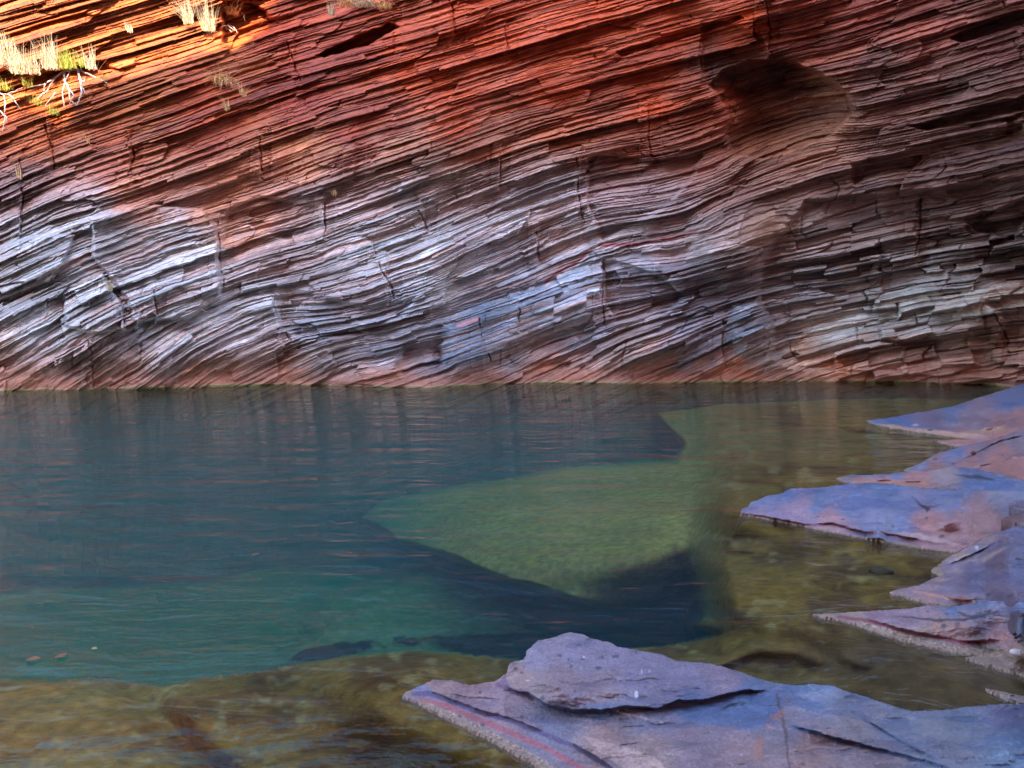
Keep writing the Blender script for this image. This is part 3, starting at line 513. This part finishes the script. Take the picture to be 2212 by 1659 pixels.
slab('rock_ledge', 'nearest big mauve and blue ledge rising from the water at the bottom right', I_POLY,
 [(867,1503,0),(898,1515,0),(934,1535,0),(995,1565,0),(1055,1594,0),(1101,1621,0),(1164,1659,0),(1230,1690,0),(1350,1770,0),(1560,1900,0),(928,1471,.02),(976,1468,.02),(1055,1473,.03),(1101,1432,.09),(1161,1383,.14),(1234,1365,.17),(1334,1396,.15),(1461,1426,.12),(1541,1434,.11),(1668,1474,.08),(1753,1477,.10),(1874,1505,.07),(1972,1535,.06),(2102,1524,.08),(2212,1521,.10),(2420,1500,.2),(1200,1450,.16),(1350,1480,.14),(1050,1500,.06),(980,1500,.045),(1150,1560,.08),(1300,1600,.10),(1400,1560,.12),(1600,1550,.14),(1800,1560,.16),(2000,1600,.18),(2200,1600,.22),(1500,1659,.14),(1700,1659,.18),(2000,1700,.25),(2400,1700,.4),(2000,1880,.3),(1330,1659,.07)],
 [(1150,1420,(.28,.24,.31)),(1250,1400,(.30,.25,.32)),(1350,1430,(.28,.23,.31)),(1200,1480,(.30,.21,.22)),(1300,1500,(.32,.23,.24)),(1450,1480,(.24,.2,.27)),(1560,1470,(.25,.19,.24)),(1120,1450,(.36,.24,.22)),(1000,1490,(.36,.22,.22)),(1080,1520,(.36,.25,.26)),(1200,1550,(.24,.23,.30)),(1300,1540,BLU),(1400,1550,(.20,.19,.26)),(1500,1530,(.13,.17,.28)),(1620,1520,(.12,.18,.31)),(1750,1500,(.15,.21,.32)),(1850,1520,(.20,.22,.30)),(1700,1570,(.24,.20,.23)),(1850,1560,(.32,.27,.27)),(1950,1580,(.20,.22,.28)),(2100,1570,(.2,.23,.3)),(2180,1530,(.17,.16,.24)),(2180,1610,(.17,.24,.33)),(1400,1620,(.38,.25,.22)),(1500,1600,(.28,.2,.22)),(1600,1620,(.32,.21,.21)),(1750,1620,(.36,.22,.19)),(1900,1640,(.33,.23,.22)),(2050,1640,(.22,.23,.27)),(950,1480,(.42,.25,.22)),(900,1495,(.26,.26,.40)),(1300,1590,(.42,.26,.22)),(2300,1700,MVS),(1800,1750,MVS)],
 [([(880,1494),(930,1492),(968,1506),(1005,1521),(1042,1534),(1100,1549),(1150,1569),(1240,1606),(1300,1640),(1380,1700)], .045, 6, (.16,.12,.22), 12),
  ([(900,1502),(968,1522),(1040,1550),(1100,1575),(1180,1610),(1260,1655),(1330,1700)], .012, 5, (.46,.15,.17), 12),
  ([(910,1512),(968,1534),(1040,1568),(1110,1605),(1180,1645),(1260,1700)], .012, 6, (.46,.34,.26), 26),
  ([(1090,1478),(1112,1492),(1142,1494),(1180,1520),(1240,1532),(1300,1532),(1360,1524),(1420,1528),(1465,1511),(1514,1511),(1600,1490),(1660,1490)], .035, 4, (.10,.13,.24), 9),
  ([(1700,1560),(1800,1590),(1900,1615),(2000,1640),(2060,1660)], .02, 8, (.09,.12,.2), 10),
  ([(1850,1540),(1950,1600),(2030,1640)], .015, 8, (.12,.15,.24), 8)],
 patches=[([(1092,1456),(1104,1486),(1135,1492),(1142,1500),(1172,1515),(1150,1512),(1110,1500),(1070,1480)],(.20,.12,.20),.9),
  ([(1440,1530),(1500,1512),(1560,1500),(1640,1492),(1690,1500),(1680,1560),(1620,1575),(1560,1570),(1500,1560)],(.11,.16,.29),.75),
  ([(1552,1534),(1580,1520),(1624,1514),(1600,1519),(1570,1530)],(.02,.02,.02),1),
  ([(1320,1531),(1370,1545),(1430,1558),(1434,1561),(1390,1553),(1340,1542)],(.55,.44,.38),.8),
  ([(1680,1495),(1690,1540),(1700,1580),(1706,1660),(1702,1660),(1696,1590),(1686,1550),(1676,1500)],(.10,.05,.05),.8),
  ([(1664,1545),(1688,1535),(1690,1550),(1668,1560)],(.5,.19,.12),.6),([(1650,1565),(1668,1560),(1664,1575)],(.5,.19,.12),.6),([(1630,1600),(1650,1585),(1645,1630),(1630,1650)],(.5,.2,.13),.5),
  ([(1720,1500),(1780,1488),(1830,1505),(1800,1520),(1750,1515)],(.30,.32,.38),.55),([(1960,1550),(2060,1555),(2100,1580),(2090,1610),(2040,1600),(1970,1580)],(.30,.31,.33),.5),
  ([(1260,1590),(1340,1610),(1420,1640),(1460,1680),(1380,1680),(1300,1630)],(.68,.48,.40),.6)],
 spots=[(1250,1393,6,3),(1209,1416,6,3),(1234,1439,4,5),(1292,1443,8,4),(1330,1418,8,4),(1301,1418,3,4),(1114,1444,4,3),(1127,1453,4,3),(1172,1509,4,6),(1242,1493,3,3),(1244,1510,3,5),(1374,1408,3,3),(1217,1520,3,4),(1246,1527,4,2),(1228,1425,2,3),(1374,1500,4,9,(.75,.74,.8)),(1261,1420,2,4,(.7,.7,.75)),(1386,1450,2,5,(.6,.6,.65)),(1403,1450,2,4,(.6,.6,.65)),(1140,1470,6,1.5,(.6,.5,.5)),(1037,1496,3,3),(1043,1565,5,4),(993,1547,4,4),(1272,1502,4,2,(.4,.16,.1))],
 step=1.5, seed=340)

# ------------------------------------------------------------------ pool bed
def bed_depth(X, Y):
    wx = X+16*(fbm(X/60, Y/30, 101, 3)-.5)*2; wy = Y+8*(fbm(X/50, Y/25, 102, 3)-.5)*2
    d = 3.4+.5*(fbm(X/300, Y/120, 103, 2)-.5)
    plate = [(820,1062),(960,1045),(1110,1020),(1230,998),(1330,990),(1450,982),(1460,965),(1430,935),(1400,905),(1300,880),(1500,862),(1900,840),(2700,840),(2700,1500),(1640,1440),(1560,1350),(1460,1345),(1330,1330),(1230,1312),(1100,1272),(1010,1235),(930,1208),(850,1180),(760,1120)]
    v = sdf(X*.75+wx*.25, Y*.75+wy*.25, plate); t = sst(-16, 24, v)*(.25+.75*sst(600, 1050, X))
    pd = np.interp(X, [700, 1000, 1300, 1600, 2000], [1.35, 1.05, .75, .40, .30])+1.0*np.exp(-((X-1470)/130)**2-((Y-1335)/62)**2)+.45*np.exp(-((X-1520)/80)**2-((Y-1265)/80)**2)+.35*sst(1180, 1340, Y)*sst(1700, 1500, X)
    d = d*(1-t)+pd*t
    # darker hollow in front of the ledge
    v = sdf(wx, wy, [(930,1208),(1010,1235),(1230,1312),(1480,1350),(1560,1240),(1590,1150),(1640,1340),(1470,1400),(900,1412),(600,1440),(700,1300)])
    t = sst(-20, 40, v); d = d*(1-t)+t*np.maximum(np.minimum(d, 2.1), 1.75)
    right = [(1615,1080),(1560,1150),(1538,1215),(1560,1290),(1610,1345),(1560,1370),(1460,1392),(1330,1404),(1130,1424),(1000,1414),(900,1406),(760,1416),(620,1436),(540,1452),(430,1462),(350,1482),(220,1462),(120,1470),(0,1466),(-700,1480),(-700,2300),(2900,2300),(2900,1040),(2212,1000),(1800,1030)]
    v = sdf(wx*.25+X*.75, wy*.25+Y*.75, right); sw_ = sst(1440, 1520, X)*sst(1120, 1180, Y)*sst(1375, 1345, Y); t = sst(0, 1, (v+5+75*sw_)/(12+95*sw_))
    sd = .42-.12*sst(0, 60, v)+(.22-.15*sst(1250, 1420, Y))*(fbm(X/190, Y/90, 104, 2)-.5)+.10*sst(1300, 1000, Y)
    sd = np.maximum(sd, .1)
    # diagonal trench at lower left, sunken ridges
    tr = segd(X, Y, [(240,1450),(330,1530),(410,1620),(520,1720)]); sd = sd+.13*np.exp(-(tr/34)**2)
    for rg, a, wd in (([(1230,1660),(1430,1410)], 0, 10), ([(1500,1455),(1640,1400),(1720,1405),(1760,1425)], .10, 16), ([(1760,1330),(1850,1300),(1960,1290)], .12, 12), ([(1830,1420),(1960,1470),(2200,1530)], .10, 14), ([(580,1475),(700,1510),(840,1520)], -.05, 20)):
        sd = sd-a*np.exp(-(segd(X, Y, rg)/wd)**2)
    sd = np.maximum(sd, .06)
    d = d*(1-t)+sd*t
    return d, t, v
BX = np.concatenate([np.arange(-1600, -12, 25), np.arange(-12, 2224, 4.), np.arange(2224, 3600, 25)])
BY = np.concatenate([np.arange(790, 1670, 3.), np.arange(1670, 2300, 12)])
XX, YY = np.meshgrid(BX, BY)
bd, bt, bv = bed_depth(XX, YY)
n, m = ray(XX, YY); y = np.where(m < -.02, (CAM_H+bd)/np.maximum(-m, .02), 60); y = np.minimum(y, 16.5+0*y)
P = np.stack([n*y, y, CAM_H+m*y], -1)
ok = m < -.05; m_ = np.minimum(m, -.05); WX0 = n*CAM_H/-m_; WY0 = CAM_H/-m_; near_d = np.full(XX.shape, 1e9)
near2 = near_d.copy()
for sd_, sg in WLSEG:
    q_ = np.where(ok, segd(WX0, WY0, sg), 1e9)
    if sd_ == 340: near2 = np.minimum(near2, q_)
    else: near_d = np.minimum(near_d, q_)
bd2 = bd; nz_ = .7+.6*fbm(WX0*1.5, WY0*1.5, 106, 3)
for q_, rg_ in ((near_d, np.interp(WY0, [3, 5, 9], [1.5, 2.8, 5.0])), (near2, .5)):
    nd_ = q_*nz_; kk_ = .38; lim = .004+kk_*nd_/(1-kk_/m_)
    tb_ = sst(0, 1, (nd_-.1)/(rg_-.1)); tb_ = np.maximum(tb_, 1-sst(1480, 1610, XX)) if q_ is near_d else tb_; bd2 = np.minimum(bd2, lim)*(1-tb_)+bd2*tb_
y = np.where(m < -.02, (CAM_H+bd2)/np.maximum(-m, .02), 60); y = np.minimum(y, 16.5)
P = np.stack([n*y, y, CAM_H+m*y], -1); shal = sst(.5, .1, bd2)
bt = np.maximum(bt, shal)
P[..., 2] += .05*np.clip(P[..., 1]/9, .3, 1)*(fbm(P[..., 0]*1.7, P[..., 1]*1.7, 105, 4)-.5)*2*np.clip(bd2, .05, 1)
ol = np.array((.165,.098,.014)); dk = np.array((.085,.046,.008)); gn = np.array((.25,.17,.035)); pale = np.array((.36,.27,.085)); pb = np.array((.16,.18,.12))
q = fbm(XX/110, YY/45, 111, 4)[..., None]; q2 = fbm(XX/35, YY/18, 112, 3)[..., None]
nearc = ol*(1-sst(.45, .7, q))+dk*sst(.45, .7, q); nearc = nearc*(1-.7*sst(.6, .8, q2))+pale*.7*sst(.6, .8, q2)*.7
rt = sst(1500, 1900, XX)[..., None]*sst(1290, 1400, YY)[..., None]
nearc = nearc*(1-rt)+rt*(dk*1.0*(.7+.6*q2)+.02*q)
mid = gn*(1.1+.5*(q-.5)); mid = mid*(1-.5*sst(.55, .75, q2))+.5*sst(.55, .75, q2)*pale*.8
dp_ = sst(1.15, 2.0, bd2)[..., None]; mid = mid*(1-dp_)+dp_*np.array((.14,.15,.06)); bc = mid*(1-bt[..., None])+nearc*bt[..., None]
lft = (sst(520, 100, XX)*sst(1380, 1500, YY))[..., None]
bc = bc*(1-.6*lft)+.6*lft*(np.array((.34,.19,.04))*(.6+.8*q2))
P_BED = P.copy()
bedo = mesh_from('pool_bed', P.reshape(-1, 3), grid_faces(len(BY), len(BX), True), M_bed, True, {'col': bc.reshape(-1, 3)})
tag(bedo, 'algae covered rock bed seen through the clear green water', kind='structure')

# ------------------------------------------------------------------ ground behind the camera and the far side of the gorge
gx2 = np.arange(-30, 30.1, .4); gy2 = np.arange(-16, 1.0, .3); XX, YY = np.meshgrid(gx2, gy2)
z = -.5+np.clip((-YY-.5)*.35, 0, 5)+.35*(fbm(XX/2, YY/2, 401, 4)-.5)*sst(1.5, -1, YY)-.9*sst(-1.5, .6, YY)
cc = np.stack([.22+0*z, .15+0*z, .15+0*z], -1)*(.6+.8*fbm(XX, YY, 402, 3))[..., None]
tag(mesh_from('ground', np.stack([XX, YY, z], -1).reshape(-1, 3), grid_faces(len(gy2), len(gx2), True), M_far, True, {'col': cc.reshape(-1, 3)}), 'rocky near shore behind the viewpoint', kind='structure')
# the bank that the ledges grow out of, right of the view
ay = np.concatenate([np.arange(.9, 3, .05), np.arange(3, 15.2, .12)]); an = np.arange(.82, 2.3, .014); AN, AY = np.meshgrid(an, ay)
far_ = sst(2.0, 3.3, AY); z = (1-far_)*np.interp(AN, [.82, .87, .93, 1.1, 2.3], [-.6, .08, .18, .24, .5])+far_*np.interp(AN, [.82, .85, .89, 1.1, 2.3], [-.6, .38, .56, .60, .9])
z += (.16*(fbm(AN*AY*.9, AY*.7, 411, 4)-.5)+.02*np.floor(6*fbm(AN*AY*.5, AY*1.2, 412, 3)))*sst(.84, .95, AN)
cc = np.array(MVS)*.8*(.6+.8*fbm(AN*AY*2, AY*2, 413, 4))[..., None]; q_ = sst(.5, .62, fbm(AN*AY*.8, AY*1.6, 414, 4))[..., None]; cc = cc*(1-q_)+q_*np.array(PNK)*.6
tag(mesh_from('rock_bank', np.stack([AN*AY, AY, z], -1).reshape(-1, 3), grid_faces(len(ay), len(an), True), M_slab, True, {'col': cc.reshape(-1, 3)}), 'sloping rock bank right of the ledges', kind='structure')
LIT = [(-900,640),(-300,380),(0,262),(150,215),(300,180),(430,120),(520,70),(600,-30),(700,-140),(760,-400)]  # sun edge on the cliff; unseen wall's rim is shaped to cast it
lp = []
for X, Y in LIT:
    p = cliff_pos(np.array([float(X)]), np.array([float(Y)]), np.array([0.]))[0]; t = (p[1]+12)/-SUN[1]; q_ = p+SUN*t; lp.append((q_[0], q_[2]))
lp = np.array(sorted(lp)); wx_ = np.arange(-60, 60.1, .35)
H = np.interp(wx_, lp[:, 0], lp[:, 1])
H = np.where(wx_ < lp[0, 0], lp[0, 1]-.3*(lp[0, 0]-wx_), H); H = np.maximum(H, 12)+1.1*(fbm(wx_*1.1, wx_*0, 403, 4)-.5)*2
tt = np.linspace(0, 1, 70); WX, TT = np.meshgrid(wx_, tt); WZ = TT*H[None, :]
WY = -12-1.2*(fbm(WX/6, WZ/2, 404, 4)-.5)*sst(0, .12, 1-TT)
Pw = np.stack([WX, WY, WZ], -1); back = Pw[-1:].copy(); back[..., 1] -= 14; Pw = np.concatenate([Pw, back])
cc = np.array((.36,.11,.06))*(.6+.8*fbm(Pw[..., 0]/3, Pw[..., 2]*1.5, 405, 4))[..., None]
tag(mesh_from('opposite_cliff', Pw.reshape(-1, 3), grid_faces(len(tt)+1, len(wx_), True), M_far, True, {'col': cc.reshape(-1, 3)}), 'shadow casting opposite wall of the gorge behind the viewpoint', kind='structure')

# ------------------------------------------------------------------ broken slab pieces on the ledges
slab('broken_slab', 'broken rock plate lying on the largest mid ledge at the right edge', [(2158,1122),(2180,1114),(2212,1108),(2300,1096),(2300,1140),(2232,1140),(2205,1132),(2180,1130)],
 [(2158,1122,.22),(2212,1110,.31),(2300,1110,.45),(2200,1130,.26)], [(2180,1120,(.26,.13,.11)),(2240,1118,(.30,.2,.2))], [], seed=360, group=None)
slab('broken_slab', 'upper broken rock plate with a dark undercut at the right edge of the mid ledge', [(2178,1088),(2188,1082),(2212,1078),(2300,1066),(2300,1104),(2212,1104),(2195,1100),(2183,1096)],
 [(2178,1088,.29),(2212,1080,.33),(2300,1080,.45),(2212,1102,.31)], [(2200,1090,(.22,.16,.18)),(2260,1088,(.2,.17,.22))], [], seed=370, group=None)

# ------------------------------------------------------------------ plants on the wall
M_straw = plain('dry_grass', (.66,.55,.36)); M_green = plain('green_grass', (.34,.38,.06)); M_tan = plain('faded_grass', (.75,.48,.22)); M_root = plain('bleached_wood', (.48,.42,.38), .8)
M_bark = plain('dark_twig', (.08,.04,.035), .9); M_leaf = plain('fallen_leaf', (.16,.06,.012), .4); M_leaf2 = plain('pale_leaf', (.34,.22,.09), .5); M_stone = plain('pale_stone', (.50,.36,.32), .7, .3, 40)
class MB:
    def __init__(s): s.v = []; s.f = []
    def tube(s, pts, r0, r1, k=5):
        pts = [np.array(p, float) for p in pts]; b0 = len(s.v)
        for i, p in enumerate(pts):
            t = pts[min(i+1, len(pts)-1)]-pts[max(i-1, 0)]; t /= np.linalg.norm(t)+1e-9
            a = np.cross(t, (0.3, 1, .2)); a /= np.linalg.norm(a)+1e-9; b_ = np.cross(t, a); r = r0+(r1-r0)*i/(len(pts)-1)
            for q in range(k): s.v.append(p+r*(a*math.cos(2*math.pi*q/k)+b_*math.sin(2*math.pi*q/k)))
        for i in range(len(pts)-1):
            for q in range(k): s.f.append((b0+i*k+q, b0+i*k+(q+1) % k, b0+(i+1)*k+(q+1) % k, b0+(i+1)*k+q))
    def blade(s, p, d, L, wd, droop):
        b0 = len(s.v); side = np.cross(d, (0, 0, 1.)); side /= np.linalg.norm(side)+1e-9; a = random.uniform(0, 3.14)
        side = side*math.cos(a)+np.array((0, 0, 1.))*.3*math.sin(a); x = np.array(p, float); dd = np.array(d, float); n_ = 5
        for i in range(n_):
            w_ = wd*(1-.85*i/(n_-1)); s.v += [x-side*w_/2, x+side*w_/2]
            x = x+dd*L/(n_-1); dd = dd+np.array((0, 0, -droop/(n_-1))); dd /= np.linalg.norm(dd)
        for i in range(n_-1): s.f.append((b0+2*i, b0+2*i+1, b0+2*i+3, b0+2*i+2))
    def build(s, name, mat, parent=None):
        return mesh_from(name, np.array(s.v), np.array(s.f), mat, True, None, parent)
def tuft(label, X, Y, h, wd, mat, n=60, lean=(0, 0), droop=.5, spread=.55, group='grass tufts rooted on the rock wall', name='grass_tuft'):
    mb = MB(); base = on_cliff(X, Y, .0); jj = int(np.argmin(abs(CY-Y))); ii = int(np.argmin(abs(CX-X))); yy = POS[max(jj-25, 0):jj+6, max(ii-10, 0):ii+10, 1].min()-.04; n_, m_ = ray(X, Y); base = np.array((n_*yy, yy, CAM_H+m_*yy)); px = base[1]/F
    for i in range(int(n*1.8)):
        X2 = X+random.uniform(-.5, .5)*wd; b_ = base+np.array(((X2-X)*px, random.uniform(-.08, .06), random.uniform(-.04, .03)))
        d = np.array((random.gauss(lean[0], spread*.65), random.gauss(-.35, .25), 1+lean[1])); d /= np.linalg.norm(d)
        mb.blade(b_, d, h*px*random.choice((random.uniform(.25, .8), random.uniform(.5, 1.12))), random.uniform(.012, .026), random.uniform(.2, 2.0)*droop)
    o = mb.build(name, mat); tag(o, label, 'grass', group); return o
tuft('big white sunlit straw tuft cut by the left edge of the photo', 21, 138, 60, 44, M_straw, 110)
tuft('low dense straw tuft just right of the one cut by the left edge', 57, 158, 55, 56, M_straw, 120, spread=.8)
tuft('tall narrow straw tuft directly left of the green tuft', 112, 148, 64, 30, M_straw, 80, spread=.35)
tuft('yellow green tuft growing above the bleached roots', 148, 146, 42, 34, M_green, 80)
tuft('sparse straw tuft just right of the yellow green tuft', 200, 148, 50, 22, M_straw, 34, spread=.5)
tuft('small dark green tuft between the yellow green and the sparse straw tuft', 180, 142, 26, 16, M_green, 30)
tuft('short green tuft hanging below the low dense straw tuft', 60, 186, 24, 18, M_green, 26)
tuft('green sprig tuft low at the left edge above the smaller roots', 13, 194, 24, 26, M_green, 30, spread=.9)
tuft('faint green sprig left of the hanging roots, beside the rock crack', 82, 224, 26, 24, M_green, 22, spread=.9, droop=1.2)
tuft('green sprig below the bleached roots', 117, 246, 30, 20, M_green, 24, spread=.9, droop=1.2)
tuft('tiny green sprig right of the bleached roots', 225, 170, 14, 10, M_green, 14)
tuft('tiny isolated white tuft in the sunlit orange rock', 280, 68, 20, 8, M_straw, 22, spread=.3)
tuft('straw tuft with long blades leaning left near the top edge', 408, 50, 56, 22, M_straw, 60, lean=(-.15, 0))
tuft('straw tuft beside the fallen twig near the top edge', 452, 66, 64, 26, M_straw, 60, spread=.4)
tuft('olive tuft drooping from the top edge right of two straw tufts', 502, 30, 38, 22, M_tan, 60, droop=2.0, spread=1.0)
tuft('round shaded rusty tuft hanging on the red wall', 480, 178, 46, 34, M_tan, 130, droop=2.4, spread=1.5)
tuft('thin strands dangling under the round rusty tuft', 491, 236, 34, 10, M_tan, 10, spread=.4)
tuft('thin rusty tuft right of the round rusty tuft', 527, 206, 28, 14, M_tan, 22, spread=.7)
tuft('small pale tuft alone at the top edge, left of the dry grass row', 717, 32, 30, 12, M_straw, 30, spread=.4)
tuft('dry tan tuft at the left end of the row along the top edge', 752, 14, 30, 34, M_tan, 70, droop=1.5, spread=1.0)
tuft('pale dry tuft in the middle of the row along the top edge', 790, 14, 34, 40, M_straw, 80, droop=1.5, spread=1.0)
tuft('drooping dry tuft at the right end of the row along the top edge', 832, 18, 30, 26, M_tan, 60, droop=1.8, spread=1.1)
tuft('small yellow tuft in a joint of the lavender blocks', 238, 626, 30, 10, M_straw, 30, spread=.4)
tuft('single tan stems at the far left of the pink rock band', 42, 384, 42, 6, M_tan, 6, spread=.12)
tuft('thin curved tan stem on the rock below the roots', 191, 308, 28, 5, M_tan, 6, spread=.3)
tuft('tiny pale tuft on the mauve rock right of the long joint', 722, 420, 15, 8, M_tan, 14)
def roots(label, paths, r0, mat, group, name='exposed_root', cat='root', lift=.10, place=on_cliff):
    mb = MB()
    for i, pl in enumerate(paths):
        pts = []
        for k in range(len(pl)-1):
            for t in (0, .34, .67):
                x = pl[k][0]*(1-t)+pl[k+1][0]*t; yv = pl[k][1]*(1-t)+pl[k+1][1]*t
                pts.append((x+random.uniform(-1.6, 1.6)*(k+t > 0), yv+random.uniform(-1.3, 1.3)*(k+t > 0)))
        pts.append(pl[-1]); w3 = []
        for q in pts:
            if place is on_cliff:
                b_ = on_cliff(q[0], q[1]); n_, m_ = ray(q[0], q[1]); yy = b_[1]-lift-random.uniform(0, .03); w3.append((n_*yy, yy, CAM_H+m_*yy))
            else: b_ = place(q[0], q[1]); b_[2] += lift; w3.append(b_)
        ys = np.array([q[1] for q in w3]); ys = np.convolve(np.pad(ys, 2, 'edge'), np.ones(5)/5, 'valid')
        if place is on_cliff: w3 = [(ray(q[0], q[1])[0]*y_, y_, CAM_H+ray(q[0], q[1])[1]*y_) for q, y_ in zip(pts, ys)]
        r_ = r0*(1 if i < 4 else .6); mb.tube(w3, r_, r_*.35)
    o = mb.build(name, mat); tag(o, label, cat, group); return o
roots('large sprawling bleached roots hanging under the sunlit straw tufts', [[(168,150),(140,155),(120,168),(98,182),(58,190)],[(138,155),(141,175),(148,190),(152,216)],[(168,150),(173,172),(177,200),(166,228)],[(165,150),(192,160),(232,180)],[(141,175),(135,200),(138,230)],[(118,170),(102,195),(78,215)],[(148,190),(160,206),(150,226)],[(177,188),(188,204)],[(98,182),(94,200),(84,210)],[(150,152),(145,168),(141,180)],[(120,200),(112,212),(98,228)],[(152,216),(160,222),(166,228)],[(170,170),(182,176),(184,170)]], .030, M_root, 'bleached roots on the sunlit rock')
roots('smaller bleached roots at the left edge of the photo', [[(-8,202),(8,204),(12,225),(9,245)],[(18,204),(30,214),(38,228),(45,236)],[(-4,238),(10,250),(6,284)],[(8,204),(24,200),(48,190)],[(12,250),(16,262)]], .020, M_root, 'bleached roots on the sunlit rock')
roots('grey fallen twig lying right of the straw tuft near the top edge', [[(470,58),(492,56),(508,66)],[(492,52),(505,60),(512,70)],[(488,60),(500,70)]], .022, M_root, None, 'twig', 'twig')

# ------------------------------------------------------------------ leaves and stones
def leaf(label, X, Y, L, mat, place, group, rot=0., name='floating_leaf', cat='leaf', dz=.006):
    c = place(X, Y); px = c[1]/F; L = L*px*.8; v = []; f = []
    for i in range(9):
        t = i/8; w_ = .26*L*math.sin(math.pi*min(1, t*1.02+.02))**.8+.002
        x = (t-.5)*L; z_ = .05*L*math.sin(t*3.1)
        for sx in (-1, 0, 1):
            v.append((c[0]+x*math.cos(rot)-sx*w_*math.sin(rot), c[1]+x*math.sin(rot)+sx*w_*math.cos(rot), c[2]+dz+z_+(.12*L if sx else 0)*.4))
    for i in range(8):
        for q in (0, 1): a = i*3+q; f.append((a, a+3, a+4, a+1))
    o = mesh_from(name, np.array(v), np.array(f), mat, True); tag(o, label, cat, group); return o
def on_water(X, Y):
    n_, m_ = ray(X, Y); return np.array([n_*CAM_H/-m_, CAM_H/-m_, 0.])
g1 = 'fallen leaves floating on the pool'
leaf('brown curled leaf, left one of the pair floating at the lower left', 72, 1428, 40, M_leaf, on_water, g1, .2)
leaf('brown leaf with wet glint, right one of the pair floating at the lower left', 133, 1420, 34, M_leaf, on_water, g1, .9)
leaf('small orange leaf floating above the pair of brown leaves', 204, 1404, 18, M_leaf2, on_water, g1, -.3)
leaf('single brown leaf floating on the teal water left of centre', 553, 1200, 22, M_leaf, on_water, g1, .3)
leaf('tiny brown leaf floating where teal water turns green', 756, 1196, 13, M_leaf, on_water, g1, -.4)
leaf('pale leaf floating near the wall on the right', 1717, 882, 14, M_leaf2, on_water, g1, .1)
leaf('tiny pale leaf floating close to the wall at centre', 1180, 912, 8, M_leaf2, on_water, g1, .1)
def stone(label, X, Y, w_, h_, mat, place, name='stone', sink=.3, group=None):
    c = place(X, Y); px = c[1]/F; rx = w_*px/2; v = []; f = []; nu, nv = 14, 9; sd = random.uniform(0, 90)
    for j in range(nv):
        ph = math.pi*j/(nv-1)
        for i in range(nu):
            th = 2*math.pi*i/nu; d = np.array((math.sin(ph)*math.cos(th), math.sin(ph)*math.sin(th), math.cos(ph)))
            r_ = .75+.6*float(fbm(d[0]*1.6+sd, d[1]*1.6+d[2]*2.3+sd, 7, 3)); q = d*r_*np.array((rx, rx*.7, rx*h_/w_*1.1)); v.append(c+q+np.array((0, 0, rx*h_/w_*(.6-sink))))
    for j in range(nv-1):
        for i in range(nu): f.append((j*nu+i, (j+1)*nu+i, (j+1)*nu+(i+1) % nu, j*nu+(i+1) % nu))
    o = mesh_from(name, np.array(v), np.array(f), mat, True); tag(o, label, 'stone', group); return o
def on_bed(X, Y):
    return P_BED[int(np.argmin(abs(BY-Y))), int(np.argmin(abs(BX-X)))].copy()
M_algst = plain('algae_stone', (.05,.04,.012), .9, .5, 12)
stone('dark algae covered stone sunk in the shallow olive water between the ledges', 1905, 1238, 52, 15, M_algst, on_bed)
stone('small dark red stone lying on the pinkish ledge', 2102, 980, 11, 8, plain('red_stone', (.12,.03,.025)), on_slab)
stone('pale stone at the right edge beside the dark twigs', 2196, 1412, 30, 14, M_stone, on_slab)
stone('small grey stone on the edge of the farthest blue ledge', 2009, 929, 9, 6, plain('grey_stone', (.12,.13,.14)), on_slab)
roots('dark curled twigs caught on the long pointed ledge at the right edge', [[(2190,1380),(2200,1372),(2214,1376)],[(2194,1388),(2204,1380),(2220,1390)],[(2206,1366),(2212,1380),(2208,1396)],[(2198,1396),(2210,1392),(2225,1400)]], .006, M_bark, None, 'twig', 'twig', .02, on_slab)
